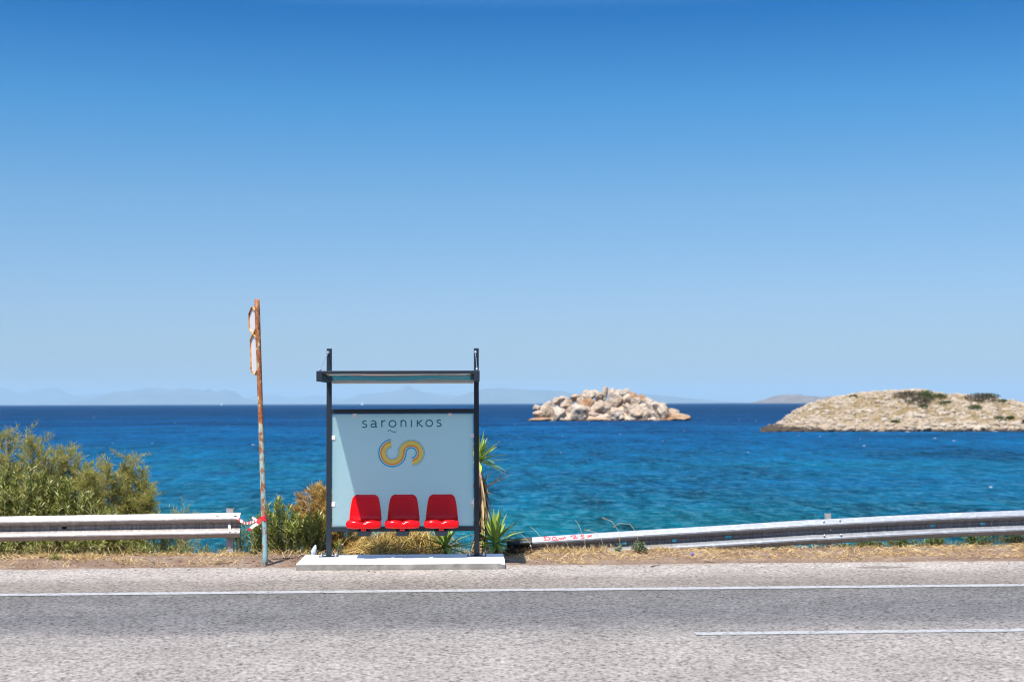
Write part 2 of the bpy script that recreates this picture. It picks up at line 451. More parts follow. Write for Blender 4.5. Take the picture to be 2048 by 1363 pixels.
def tag(o, label, cat, group=None, kind=None):
    if label: o["label"] = label
    if cat: o["category"] = cat
    if group: o["group"] = group
    if kind: o["kind"] = kind
    return o
def structure(o): o["kind"] = "structure"; return o
def thing(name, label, cat, loc=(0, 0, 0), rz=0, group=None):
    o = bpy.data.objects.new(name, None); COL.objects.link(o)
    o.location = loc; o.rotation_euler = (0, 0, rz); o.empty_display_size = .2
    return tag(o, label, cat, group)
def bevel(o, w, seg=2):
    m = o.modifiers.new("bevel", 'BEVEL'); m.width = w; m.segments = seg; m.limit_method = 'ANGLE'; m.angle_limit = R(40)
    return o
def copy_of(o, parent, loc=None):
    c = o.copy(); COL.objects.link(c); c.parent = parent
    if loc is not None: c.location = loc
    for ch in list(o.children): copy_of(ch, c)
    return c
def nz(x, y, z=0): return noise.noise(Vector((x, y, z)))

# ------------------------------------------------------------------ ground
def ground_z(x, y):
    v = V_of(x, y)
    if v < 16.6: return 0
    z = 0
    k = min(1, (v - 16.6) / .5)
    z += k * (.022 * nz(x * 1.1, y * 1.6) + .018 * nz(x * 4, y * 4, 3))
    if x < -2.4: z += .035 * math.exp(-((v - 17.7) / .55) ** 2)
    if x > -.2: z += .04 * math.exp(-((v - 18.0) / .5) ** 2)
    e = 18.35 + .18 * nz(x * .5, 2.2) + .08 * nz(x * 2, 7)
    if v > e:
        d = v - e
        z -= .22 * d + .55 * max(0, d - .45) ** 1.25
    return max(z, -6.5)

mb = MB()
us = [-160, -100, -60, -35, -22] + [-16 + .16 * i for i in range(201)] + [22, 35, 60, 100, 160]
vs_ = [-160, -80, -40, -20, -8, 0, 5, 10, 14, 16, 16.4] + [16.6 + .1 * i for i in range(32)] + [20, 20.5, 21, 22, 23, 24.5, 26.5]
for u in us:
    for v in vs_:
        x, y = road_xy(u, v); mb.v.append((x, y, ground_z(x, y)))
n = len(vs_)
for i in range(len(us) - 1):
    for j in range(n - 1):
        mb.f.append((i * n + j, (i + 1) * n + j, (i + 1) * n + j + 1, i * n + j + 1)); mb.m.append(0)
structure(mb.build("ground", M['ground'], smooth=True))

mb = MB()
us = [-160, -90, -50, -25, -14] + [-12 + .1 * i for i in range(241)] + [14, 25, 50, 90, 160]
for u in us:
    e = 16.86 + .10 * nz(u * .7, 1.3) + .05 * nz(u * 3.1, 5) + .03 * nz(u * 9, 8)
    for v in (3.5, 8, 12, 16, e):
        x, y = road_xy(u, v); mb.v.append((x, y, max(.012, ground_z(x, y) + .006)))
for i in range(len(us) - 1):
    for j in range(4):
        mb.f.append((i * 5 + j, (i + 1) * 5 + j, (i + 1) * 5 + j + 1, i * 5 + j + 1)); mb.m.append(0)
structure(mb.build("road", M['road']))

def stripe(name, u0, u1, v0, w):
    mb = MB(); N = int((u1 - u0) / .08)
    for i in range(N + 1):
        u = u0 + (u1 - u0) * i / N
        j0, j1 = .008 * nz(u * 7, 1), .008 * nz(u * 7, 9)
        for v in (v0 - w / 2 + j0, v0 + w / 2 + j1):
            x, y = road_xy(u, v); mb.v.append((x, y, .0165))
    mb.f = [(2 * i, 2 * i + 2, 2 * i + 3, 2 * i + 1) for i in range(N)]; mb.m = [0] * N
    return structure(mb.build(name, M['line']))
stripe("road_edge_line", -30, 30, 14.60, .185)
stripe("road_centre_line", 2.10, 9.0, 11.74, .145)

# ------------------------------------------------------------------ sea
mb = MB()
rad = [24, 40, 60, 90, 140, 220, 400, 800, 1600, 4000, 10000, 30000, 62000]
NA = 48
for r in rad:
    for k in range(NA + 1):
        a = R(-75) + R(150) * k / NA
        mb.v.append((r * math.sin(a), r * math.cos(a) if r > 24 else 18.0 * math.cos(a), 0))
for i in range(len(rad) - 1):
    for k in range(NA):
        a = i * (NA + 1) + k
        mb.f.append((a, a + 1, a + NA + 2, a + NA + 1)); mb.m.append(0)
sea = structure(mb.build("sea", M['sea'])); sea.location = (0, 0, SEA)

mb = MB()
def fleck(px, py, wpx, seed):
    q = P(px, py, 1000); d = (SEA + .06 - H) / ((q.z - H) / 1000); c = P(px, py, d); w = wpx * d / F * .5; rg = random.Random(seed)
    n = 12; top = []
    for k in range(n):
        a = 2 * math.pi * k / n; r = rg.uniform(.55, 1.1); top.append((c.x + w * r * math.cos(a), c.y + w * 3.0 * r * math.sin(a), SEA + .05))
    mb.add(top + [(c.x, c.y, SEA + .16)], [(k, (k + 1) % n, n) for k in range(n)])
for k, (px, py, w) in enumerate([(1728, 891, 7), (1870, 876, 6), (1908, 881, 6), (1981, 974, 7), (1315, 840.5, 16), (1945, 861.5, 14), (1990, 862, 12), (1815, 863, 12), (506, 889, 7), (190, 832, 5), (350, 846, 4), (225, 886, 3), (305, 886, 3),
        (70, 827, 3), (188, 836, 3), (42, 818, 3), (1122, 905, 4), (1496, 904, 4), (1425, 816, 4), (1478, 838, 4), (1512, 841, 4), (1105, 841, 14), (590, 819, 4), (485, 824, 3), (1640, 872, 4), (1240, 868, 3), (1030, 848, 4)] +
        [(rnd.uniform(0, 2048), 812 + rnd.random() ** 1.3 * 70, rnd.uniform(1.5, 3)) for _ in range(45)]):
    fleck(px, py, w, k)
foam_m = plain('sea_foam', (.20, .24, .26), .8, 0, .2, .1)
tag(mb.build("foam", foam_m), "white flecks of foam on the breaking sea", "foam", None, "stuff")

# ------------------------------------------------------------------ far hills
def ridge(name, dist, pts, depth, material, seed, rough=.05):
    """a mountain range: skyline in photograph pixels, real height at its distance, slopes front and back"""
    mb = MB(); xs = []
    step = (pts[-1][0] - pts[0][0]) / 110
    for i in range(111):
        px = pts[0][0] + step * i
        for (x0, y0), (x1, y1) in zip(pts, pts[1:]):
            if x0 <= px <= x1 + .01:
                t = (px - x0) / (x1 - x0); t = t * t * (3 - 2 * t) * .5 + t * .5
                xs.append((px, y0 + (y1 - y0) * t)); break
    rows = [(-1, 0), (-.7, .22), (-.45, .48), (-.2, .8), (0, 1), (.4, .55), (1, 0)]
    for px, py in xs:
        top = P(px, py, dist)
        hh = max(top.z - SEA, 5) * (1 + rough * nz(px * .06, seed))
        for t, k in rows:
            wob = 1 + (.35 * nz(px * .05, t * 3, seed) if 0 < k < 1 else 0)
            mb.v.append((top.x * (1 + t * depth / dist), dist + t * depth, SEA - 2 + hh * k * wob))
    n = len(rows)
    for i in range(len(xs) - 1):
        for j in range(n - 1):
            mb.f.append((i * n + j, (i + 1) * n + j, (i + 1) * n + j + 1, i * n + j + 1)); mb.m.append(0)
    return structure(mb.build(name, material, smooth=True))
ridge("hills", 54000, [(-260, 798), (-120, 780), (0, 774), (45, 785), (75, 778), (110, 774), (150, 791), (210, 787), (260, 800), (330, 806)], 4200, M['hill'], 1)
ridge("hills", 44000, [(140, 805), (200, 793), (230, 782), (255, 781), (285, 777), (305, 775), (345, 777), (362, 775), (390, 777), (405, 780), (417, 777), (433, 783), (450, 778), (468, 782), (490, 796), (530, 806)], 3000, M['hill'], 2)
ridge("hills", 56000, [(470, 800), (540, 787), (580, 795), (640, 790), (690, 797), (760, 803)], 3000, M['hill'], 3)
ridge("hills", 46000, [(655, 805), (700, 795), (724, 788), (750, 786), (780, 783), (800, 778), (816, 769), (832, 779), (850, 784), (890, 789), (930, 790), (990, 798), (1020, 805)], 3000, M['hill'], 4)
ridge("hills", 40000, [(890, 804), (930, 787), (960, 778), (1000, 775), (1040, 778), (1090, 779), (1120, 781), (1150, 786), (1190, 788), (1290, 787), (1330, 791), (1390, 797), (1450, 802), (1500, 804.5)], 3000, M['hill'], 5)
ridge("hills", 13000, [(1500, 804), (1525, 799), (1540, 794), (1555, 789.5), (1575, 788), (1595, 787.5), (1620, 791), (1650, 792.5), (1672, 791), (1700, 788), (1760, 786), (1850, 790), (1950, 801)], 500, M['isle_hill'], 6, .1)

# ------------------------------------------------------------------ islets
def stone(c, r, seed, sub=3, cuts=11, rough=.10, tilt=None, flat=.72):
    """a weathered boulder: a ball cut by random planes, then roughened"""
    rg = random.Random(seed)
    bm = bmesh.new(); bmesh.ops.create_icosphere(bm, subdivisions=sub, radius=1)
    pl = []
    for _ in range(cuts):
        v = Vector((rg.gauss(0, 1), rg.gauss(0, 1), rg.gauss(0, 1))).normalized(); pl.append((v, rg.uniform(flat, .98)))
    rot = Matrix.Rotation(rg.uniform(-.5, .5) if tilt is None else tilt, 3, 'Y') @ Matrix.Rotation(rg.uniform(0, 6), 3, 'Z')
    rot2 = Matrix.Rotation(rg.uniform(-.3, .3) if tilt is None else tilt, 3, 'Y')
    off = Vector((seed * 3.7, seed * 1.3, 0)); vs = []
    for v in bm.verts:
        d = v.co.normalized(); q = 1.0
        for nrm, h in pl:
            k = d.dot(nrm)
            if k > 1e-3: q = min(q, h / k)
        q *= 1 + rough * noise.fractal(d * 2.2 + off, 1, 2, 4)
        p = rot @ (d * q)
        p = rot2 @ Vector((p.x * r[0], p.y * r[1], p.z * r[2]))
        vs.append(Vector(c) + p)
    fs = [tuple(x.index for x in f.verts) for f in bm.faces]
    bm.free(); return vs, fs

D1 = 478.0; S1 = D1 / F / 5.12        # metres per enlarged pixel
def islet_pt(cx, cy, dy=0): return P(1020 + cx / 5.12, 740 + cy / 5.12, D1 + dy)
islet = thing("rocky_islet", "bare islet of piled pale boulders standing in the open sea", "islet", islet_pt(1000, 518))
boulders = [(370, 405, 78, 100), (282, 385, 40, 36), (296, 445, 52, 46), (500, 452, 88, 72), (690, 452, 104, 92), (575, 345, 56, 62),
            (660, 278, 62, 40), (560, 296, 48, 34), (480, 318, 50, 36), (795, 262, 62, 60), (800, 340, 84, 66), (905, 262, 46, 54), (966, 238, 40, 66),
            (1080, 300, 72, 100), (1190, 305, 46, 62), (1195, 232, 52, 38), (1060, 452, 86, 54), (930, 392, 92, 66), (856, 462, 76, 44),
            (1130, 494, 52, 30), (1222, 412, 62, 66), (1300, 335, 62, 58), (1292, 430, 72, 74), (1382, 452, 62, 60), (1432, 392, 52, 66),
            (1470, 470, 46, 50), (1332, 290, 48, 38), (1408, 320, 46, 36), (1480, 356, 42, 38), (1560, 436, 60, 82), (1546, 378, 52, 38),
            (1668, 436, 60, 56), (1010, 352, 42, 44), (735, 318, 44, 44), (1262, 262, 40, 34), (430, 440, 40, 60), (610, 408, 46, 44),
            (1130, 240, 46, 40), (1040, 236, 42, 38), (860, 240, 36, 36), (985, 480, 46, 34), (1350, 380, 46, 40), (1250, 480, 50, 40), (770, 410, 48, 40)]
for k, (cx, cy, rx, ry) in enumerate(boulders):
    up = (518 - cy) * S1
    c = islet_pt(cx, cy, up * 1.25 + rnd.uniform(-1.2, 1.2))
    mb = MB(); q = 1.25
    vs, fs = stone(c, (rx * S1 * q, (rx + ry) * .5 * S1 * 1.05, ry * S1 * q), 20 + k, 4, 12, .13, (.12 if cx == 966 else None), .50)
    mb.add(vs, fs)
    mb.build("boulder", M['boulder_warm'] if k in (10, 26, 34) else M['boulder'], islet, loc=None).matrix_parent_inverse = Matrix.Translation(-islet.location)
for cx, cy, rx, ry in [(300, 504, 110, 24), (1740, 486, 118, 44), (1800, 508, 70, 22), (880, 504, 80, 24), (230, 516, 60, 14), (1650, 505, 70, 26), (1560, 512, 60, 16)]:
    mb = MB(); vs, fs = stone(islet_pt(cx, cy, -1.0), (rx * S1, rx * S1 * .8, ry * S1), 100 + cx, 4, 10, .12, .06 if cx > 1000 else -.04, .7); mb.add(vs, fs)
    mb.build("shore_slab", M['boulder_warm'], islet).matrix_parent_inverse = Matrix.Translation(-islet.location)
mb = MB()                                  # the heap of smaller rock between the large stones
for k in range(75):
    cx = rnd.uniform(250, 1680); tp = 515 - 290 * max(0, 1 - abs((cx - 1030) / 800) ** 2.2)
    cy = rnd.uniform(tp + 12, 518); up = (518 - cy) * S1; r = rnd.uniform(10, 26) * S1
    vs, fs = stone(islet_pt(cx, cy, up * 1.25 + rnd.uniform(-.6, 2.5)), (r * rnd.uniform(.8, 1.4), r, r * rnd.uniform(.6, 1.1)), 300 + k, 2, 9, .12); mb.add(vs, fs)
core = []
for i in range(41):
    for j in range(13):
        cx = 240 + (1700 - 240) * i / 40; t = j / 12
        hgt = 290 * max(0, 1 - abs((cx - 1000) / 790) ** 2.2) * math.sin(math.pi * min(1, t * 1.1)) ** .8 * .70 * S1
        q = islet_pt(cx, 518); core.append((q.x, D1 + 1.5 + t * 30 - 2, SEA - .5 + hgt + .9 * nz(cx * .02, t * 6)))
mb.add(core, [(i * 13 + j, (i + 1) * 13 + j, (i + 1) * 13 + j + 1, i * 13 + j + 1) for i in range(40) for j in range(12)])
rub = mb.build("rubble", M['boulder'], islet); rub["kind"] = "stuff"; rub.matrix_parent_inverse = Matrix.Translation(-islet.location)

# the long island to the right
D2 = 288.0; S2 = D2 / F / 3.737
prof = [(60, 404), (100, 398), (200, 372), (260, 338), (330, 268), (430, 222), (520, 190), (620, 162), (720, 142), (850, 128), (980, 114), (1100, 107),
        (1200, 96), (1290, 100), (1330, 121), (1430, 136), (1500, 139), (1600, 144), (1700, 155), (1790, 158), (1850, 180), (1900, 190), (2000, 205), (2200, 240),
        (2500, 290), (2900, 360), (3100, 408)]
def prof_at(cx):
    for (x0, y0), (x1, y1) in zip(prof, prof[1:]):
        if x0 <= cx <= x1: return y0 + (y1 - y0) * (cx - x0) / (x1 - x0)
    return 410
XI0 = P(1500, 803, D2).x
def isl_h(cx, t):
    """height of the island over the sea, t = 0 at the near shore, 1 at the far one"""
    top = (414 - prof_at(cx)) * S2 * 1.0 * min(1, max(0, (cx - 62) / 60))
    s = min(1, t / .45) if t < .45 else 1 - ((t - .45) / .55) ** 2
    s = math.sin(s * math.pi / 2) ** .85 if t < .45 else s
    x, y = cx * S2, t * 56
    k = .55 * noise.fractal(Vector((x * .25, y * .25, 1)), 1, 2, 5) + .28 * abs(nz(x * 1.1, y * 1.1, 4))
    return max(-.6, top * s + k * min(1, t * 9) * min(1, top / 3) * (.35 if t > .3 else 1) + (.25 * min(1, (cx - 60) / 50) - .12 if 0 < t < .9 else -1))
def isl_pt(cx, t):
    shore = 1.6 * nz(cx * .012, 3) + .5 * nz(cx * .05, 9) - 3.0 * max(0, (cx - 900) / 1100)
    return Vector((XI0 + cx * S2 + t * 56 * (XI0 + cx * S2) / D2, D2 + shore + t * 56, SEA + isl_h(cx, t)))
mb = MB(); NI, NJ = 520, 110
for i in range(NI + 1):
    for j in range(NJ + 1):
        mb.v.append(tuple(isl_pt(60 + 3040 * i / NI, (j / NJ) ** 1.3)))
mb.f = [(i * (NJ + 1) + j, (i + 1) * (NJ + 1) + j, (i + 1) * (NJ + 1) + j + 1, i * (NJ + 1) + j + 1) for i in range(NI) for j in range(NJ)]
mb.m = [0] * len(mb.f)
island = mb.build("island", M['island'], smooth=False); structure(island)
mb = MB()
for k in range(2200):
    cx = rnd.uniform(90, 2300); t = rnd.random() ** 1.25 * .5
    p = isl_pt(cx, t); r = rnd.choice((.12, .15, .18, .22, .28, .4, .6)) * rnd.uniform(.8, 1.2)
    if t < .06: r *= 1.3
    vs, fs = stone(p + Vector((0, 0, -.1 * r)), (r * rnd.uniform(.9, 1.6), r, r * rnd.uniform(.5, .9)), 900 + k, 1 if r < .3 else 2, 8, .15); mb.add(vs, fs)
o = mb.build("limestone_outcrops", M['island_rock']); o["kind"] = "stuff"; tag(o, "pale limestone rocks scattered over the long low island", "rocks")

def leaf_clump(mb, c, r, n, L, w, seed, mi=0):
    rg = random.Random(seed)
    for _ in range(n):
        d = Vector((rg.gauss(0, 1), rg.gauss(0, 1), rg.gauss(0, 1))).normalized()
        q = rg.random() ** .4
        p = c + Vector((d.x * r[0] * q, d.y * r[1] * q, d.z * r[2] * q))
        dd = (d + Vector((rg.gauss(0, .6), rg.gauss(0, .6), rg.gauss(.3, .6)))).normalized()
        mb.leaf(p, dd, Vector((rg.random(), rg.random(), 1)), L * rg.uniform(.7, 1.3), w, mi)
sh = [(1170, 165, 100, 28, 'island_brown', "sprawling grey brown shrub below the top of the long island"),
      (1240, 205, 85, 26, 'island_brown', "dark shrub patch under the green bush on the island"),
      (1300, 165, 66, 34, 'island_green', "green bush beside the grey brown shrubs near the island's top"),
      (1410, 172, 50, 20, 'island_green', "small green bush just right of the island's largest green bush"),
      (1440, 215, 55, 14, 'island_green', "low flat green bush between the two dark shrub patches"),
      (1690, 190, 105, 36, 'island_brown', "broad grey brown shrub on the island's right slope"),
      (1750, 166, 80, 20, 'island_green', "green crown along the top of the right slope's broad shrub"),
      (1655, 243, 42, 13, 'island_green', "bright green cushion below the broad right slope shrub"),
      (1280, 240, 28, 13, 'island_green', "small dark bush below the left shrub patch on the island"),
      (775, 165, 24, 12, 'island_green', "lone dark green bush on the island's bare left shoulder"),
      (1845, 200, 50, 12, 'island_green', "low green scrub at the right foot of the broad shrub"),
      (1830, 328, 40, 14, 'island_green', "dark bush low on the island near its right shore"),
      (1910, 322, 24, 10, 'island_green', "tiny bush right of the dark bush near the shore"),
      (2020, 352, 36, 14, 'island_brown', "brownish bush low on the island at the photo's right edge"),
      (1080, 348, 26, 8, 'island_green', "small olive cushion above the island's middle shoreline")]
for k, (cx, cy, rx, ry, mk, lab) in enumerate(sh):
    best = min((i / 160 for i in range(4, 70)), key=lambda t: abs((isl_pt(cx, t).z - H) / isl_pt(cx, t).y - (P(1500 + cx / 3.737, 750 + cy / 3.737, 300).z - H) / 300))
    q = isl_pt(cx, best); g = thing("shrub", lab, "shrub", q, 0, "shrubs growing on the long island")
    mb = MB(); leaf_clump(mb, Vector((0, 0, ry * S2 * .3)), (rx * S2 * 1.2, rx * S2 * .9, ry * S2 * 1.25), 200 + int(rx * ry * .40), .30, .16, 50 + k)
    mb.build("foliage", M[mk], g)
    mb = MB()
    for a in range(6): mb.tube([(0, 0, -.4), (math.cos(a) * rx * S2 * .4, math.sin(a) * rx * S2 * .4, ry * S2 * .5)], [.06, .02], 5)
    mb.build("stem", M['twig'], g)

# ------------------------------------------------------------------ gulls and sails
def gull(loc, span, label, rz, flying=True):
    g = thing("gull", label, "bird", loc, rz)
    mb = MB(); s = span
    prof_ = [(-.30, .012), (-.2, .035), (-.05, .06), (.1, .055), (.18, .04), (.23, .045), (.27, .03), (.31, .006)]
    mb.tube([Vector((x * s, 0, 0 if x < .15 else .02 * s)) for x, _ in prof_], [r * s for _, r in prof_], 8)
    if flying:
        for sg in (-1, 1):
            ch = [(.0, .10, -.08), (.22, .10, -.05), (.5, -.06, -.12)]
            top = [Vector((a * s, sg * y * s, z_ * s)) for (y, a, b), z_ in zip(ch, (.03, .10, .06))]
            bot = [Vector((b * s, sg * y * s, z_ * s - .008 * s)) for (y, a, b), z_ in zip(ch, (.03, .10, .06))]
            vs = [x for p in zip(top, bot) for x in p] + [x + Vector((0, 0, .012 * s)) for p in zip(top, bot) for x in p]
            fs = [(0, 1, 3, 2), (2, 3, 5, 4), (6, 8, 9, 7), (8, 10, 11, 9), (0, 2, 8, 6), (2, 4, 10, 8), (1, 7, 9, 3), (3, 9, 11, 5), (4, 5, 11, 10)]
            mb.add(vs, fs)
    else:
        for sg in (-1, 1): mb.tube([(0, sg * .03 * s, 0), (.02 * s, sg * .03 * s, -.22 * s)], .008 * s, 5)
    mb.build("body", M['gull'], g, True)
gull(P(474, 552, 330), 1.0, "pale gull gliding alone high over the sea left of centre", R(10))
q = isl_pt(1835, .42); gull(Vector((q.x, q.y, q.z + .12)), .7, "tiny white gull standing on the island's right ridge", R(160), False)

def sailboat(px, dist, label, hgt):
    p = P(px, 805, dist); g = thing("sailboat", label, "boat", (p.x, dist, SEA), R(25), "sailing boats on the horizon")
    mb = MB(); L = hgt * .8
    hull = []
    for i in range(9):
        t = i / 8; w = L * .15 * math.sin(math.pi * min(1, .15 + t * .85)) ; x = -L / 2 + L * t
        hull += [(x, -w, L * .1), (x, 0, -L * .03), (x, w, L * .1)]
    mb.add(hull, [(3 * i + a, 3 * i + 3 + a, 3 * i + 4 + a, 3 * i + 1 + a) for i in range(8) for a in (0, 1)] + [(3 * i, 3 * i + 2, 3 * i + 5, 3 * i + 3) for i in range(8)])
    mb.build("hull", M['white'], g)
    mb = MB(); mb.tube([(0, 0, L * .08), (0, 0, hgt)], .08, 6); mb.build("mast", M['steel'], g)
    for nm, a, b, c in (("mainsail", (-.1, 0, hgt * .16), (-.45 * L, .25, hgt * .17), (-.05, 0, hgt * .97)), ("foresail", (.1, 0, hgt * .9), (.47 * L, 0, hgt * .12), (.05, -.5, hgt * .14))):
        a, b, c = map(Vector, (a, b, c)); mb = MB(); t = Vector((0, .03, 0)); m_ = (a + b + c) / 3 + Vector((0, .35, 0))
        mb.add([a, b, c, m_, m_ + t], [(0, 1, 3), (1, 2, 3), (2, 0, 3), (1, 0, 4), (2, 1, 4), (0, 2, 4)]); mb.build(nm, M['white'], g)
sailboat(724, 6200, "tiny white sailing boat seen between the shelter roof and crossbar", 13)
sailboat(443, 7000, "tiny white sailing boat on the horizon left of the rusty pole", 11)

# ------------------------------------------------------------------ bus shelter
SX, SY, SR = -1.32, 17.20, R(1.8)
def loc_x(px): return (px - 805.7) / 165.4
def loc_z(py): return 1.917 - (py - 806.7) / 165.4
slab_o = (SX, SY, 0)
mb = MB()
xs = [-1.185 + 2.395 * i / 60 for i in range(61)]
ring = []
for x in xs:
    e = .006 * nz(x * 9, 2); f_ = .010 * nz(x * 6, 5)
    ring.append([(x, -.78 + e, -.12), (x, -.785 + e, .03), (x, -.784 + e + f_ * .6, .080), (x, -.774 + f_, .0868), (x, -.45, .0875), (x, .19, .0875), (x, .222, .07), (x, .225, -.12)])
# broken right front corner, skewed left end
for r_ in ring:
    for k, p in enumerate(r_):
        x, y, z = p
        if x > 1.14 and y < -.6: z -= .25 * (x - 1.14) * (1 if k in (2, 3) else 0); y += .5 * (x - 1.14)
        r_[k] = (x, y, z)
for r_ in ring: mb.v += r_
for i in range(60):
    for j in range(7): mb.f.append((i * 8 + j, (i + 1) * 8 + j, (i + 1) * 8 + j + 1, i * 8 + j + 1)); mb.m.append(0)
mb.f += [tuple(range(7, -1, -1)), tuple(60 * 8 + k for k in range(8))]; mb.m += [0, 0]
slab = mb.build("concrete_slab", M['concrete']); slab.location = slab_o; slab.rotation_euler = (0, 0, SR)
tag(slab, "low rough concrete plinth with white top under the bus shelter", "concrete slab")

ZS = .0875
shelter = thing("bus_shelter", "dark grey metal bus shelter with frosted panel and three red seats", "bus shelter", (SX, SY, 0), SR)
PW = .030
for sx in (-.8875, .8875):
    mb = MB(); mb.box(sx - PW, sx + PW, -PW, PW, ZS + .008, 2.585)
    post = bevel(mb.build("post", M['frame'], shelter), .004)
    mb = MB(); mb.box(sx - .115, sx + .115, -.085, .085, ZS, ZS + .0079); bevel(mb.build("base_plate", M['frame'], post), .002)
    for bx in (-.085, .085):
        for by in (-.06, .06):
            mb = MB(); mb.tube([(sx + bx, by, ZS + z) for z in (.004, .0199, .02, .045)], [.013, .013, .0065, .0065], 6); mb.build("anchor_bolt", M['steel'], post)
for z0, z1, nm in ((1.800, 1.853, "crossbar"), (.385, .443, "seat_rail")):
    mb = MB(); mb.box(-.8875 + PW, .8875 - PW, -.027, .027, z0, z1); bevel(mb.build(nm, M['frame'], shelter), .004)

# roof: two arms, a thin front bar, a sheet that falls towards the back
roof = None
mb = MB()
def slope(z0, z1, y): return z0 + (z1 - z0) * (-y - .0) / 1.2
N = 24
for i in range(N + 1):
    x = -.852 + 1.704 * i / N
    for y, z in ((-1.158, 2.252), (-.8, 2.228), (-.4, 2.2), (.01, 2.176)):
        w = .006 * math.sin(x * 3.6 + y * 1.5) + .004 * math.sin(x * 7 - 1)
        mb.v += [(x, y, z + (w if -1 < y < -.1 else 0)), (x, y, z + .012 + (w if -1 < y < -.1 else 0))]
for i in range(N):
    for j in range(3):
        a = i * 8 + j * 2; b = a + 8
        mb.f += [(a, a + 2, b + 2, b), (a + 1, b + 1, b + 3, a + 3)]
    a = i * 8; mb.f += [(a, a + 8, a + 9, a + 1), (a + 6, a + 7, a + 15, a + 14)]
mb.f += [(0, 1, 3, 2), (2, 3, 5, 4), (4, 5, 7, 6)]; o_ = N * 8; mb.f += [(o_, o_ + 2, o_ + 3, o_ + 1), (o_ + 2, o_ + 4, o_ + 5, o_ + 3), (o_ + 4, o_ + 6, o_ + 7, o_ + 5)]
mb.m = [0] * len(mb.f)
roof = mb.build("roof", M['roof'], shelter, True)
mb = MB(); mb.box(-.852, .852, -1.20, -1.158, 2.252, 2.288); bevel(mb.build("front_bar", M['frame'], roof), .003)
mb = MB(); mb.box(-.852, .852, .0105, .024, 2.160, 2.196); mb.build("back_trim", M['steel'], roof)
for sx in (-1, 1):
    x0, x1 = sorted((sx * .853, sx * .9175))
    mb = MB(); mb.box(x0, x1, -1.20, -.031, 2.170, 2.287); bevel(mb.build("roof_arm", M['frame'], shelter), .004)
    # stay cable: eye on the post, eye on the arm
    xc = sx * .8875
    mb = MB()
    mb.tube([(xc - .01, -.035, 2.535), (xc, -1.05, 2.31)], .0035, 6); mb.ball((xc - .01, -.042, 2.535), .018); mb.ball((xc, -1.055, 2.305), .016)
    mb.tube([(xc - .01, -.03, 2.535), (xc - .01, -.06, 2.535)], .007, 6); mb.tube([(xc, -1.055, 2.287), (xc, -1.055, 2.31)], .008, 6)
    mb.tube([(xc - .01, -.06, 2.51), (xc - .009, -.22, 2.49)], .007, 6)
    mb.build("stay_cable", M['steel'], shelter)

# glass panel with lettering, emblem and clips
mb = MB(); mb.box(-.848, .848, -.006, .006, .449, 1.792)
mb.m = [0 if f == 2 else 1 for f in range(6)]      # the frosted film is on the front face
panel = mb.build("glass_panel", [M['glass'], M['clear']], shelter)
YF = -.0062
def strokes_mesh(mb, lines, w, y0=YF, th=.0012, mi=0, tf=None):
    """flat ribbons along 2-D polylines in the panel plane, a millimetre thick"""
    for ln in lines:
        n = len(ln); L_, R_ = [], []
        for i, (x, z) in enumerate(ln):
            a, b = ln[max(i - 1, 0)], ln[min(i + 1, n - 1)]
            dx, dz = b[0] - a[0], b[1] - a[1]; q = math.hypot(dx, dz) or 1
            L_.append((x - dz / q * w / 2, z + dx / q * w / 2)); R_.append((x + dz / q * w / 2, z - dx / q * w / 2))
        vs = []
        for (lx, lz), (rx, rz) in zip(L_, R_):
            vs += [Vector((lx, y0 - th, lz)), Vector((rx, y0 - th, rz)), Vector((lx, y0, lz)), Vector((rx, y0, rz))]
        if tf: vs = [tf(p) for p in vs]
        fs = []
        for i in range(n - 1):
            a = 4 * i; b = a + 4
            fs += [(a, b, b + 1, a + 1), (a, a + 2, b + 2, b), (a + 1, b + 1, b + 3, a + 3)]
        fs += [(0, 1, 3, 2), (4 * n - 4, 4 * n - 2, 4 * n - 1, 4 * n - 3)]
        mb.add(vs, fs, mi)
def arc(cx, cz, rx, rz, a0, a1, n=14): return [(cx + rx * math.cos(R(a0 + (a1 - a0) * i / n)), cz + rz * math.sin(R(a0 + (a1 - a0) * i / n))) for i in range(n + 1)]
def glyph(ch):     # in a box 1 high (x height), width as needed
    if ch == 's': return .66, [arc(.36, .745, .26, .235, 40, 180, 10)[:-1] + arc(.36, .745, .26, .20, 180, 235, 5) + arc(.31, .265, .30, .235, 50, 0, 6)[:-1] + arc(.31, .245, .30, .225, 0, -145, 12)]
    if ch == 'a': return .80, [arc(.34, .66, .31, .32, 140, 0, 10) + [(.65, .3), (.66, .12), (.72, .03), (.82, .04)], arc(.34, .28, .28, .25, 70, 340, 16) , [(.65, .55), (.50, .535), (.40, .515)], [(.60, .2), (.65, .32)]]
    if ch == 'r': return .60, [[(.10, 0), (.10, 1)], arc(.44, .55, .34, .42, 180, 72, 10)]
    if ch == 'o': return .96, [arc(.48, .5, .43, .47, 0, 360, 28)]
    if ch == 'n': return .82, [[(.10, 0), (.10, 1)], arc(.42, .58, .32, .39, 180, 0, 12) + [(.74, .4), (.74, 0)]]
    if ch == 'i': return .20, [[(.10, 0), (.10, 1)]]
    if ch == 'k': return .78, [[(.10, 0), (.10, 1)], [(.70, 1), (.16, .5)], [(.22, .56), (.42, .34), (.62, .10), (.78, 0)]]
M['teal'] = film('teal_print', (.001, .15, .20))
let = MB()
spans = [('s', 553, 598), ('a', 630, 687), ('r', 722, 764), ('o', 790, 857), ('n', 893, 948), ('i', 985, 998), ('k', 1037, 1092), ('o', 1117, 1182), ('s', 1213, 1258)]
XH = 66 / 4.452 / 165.4
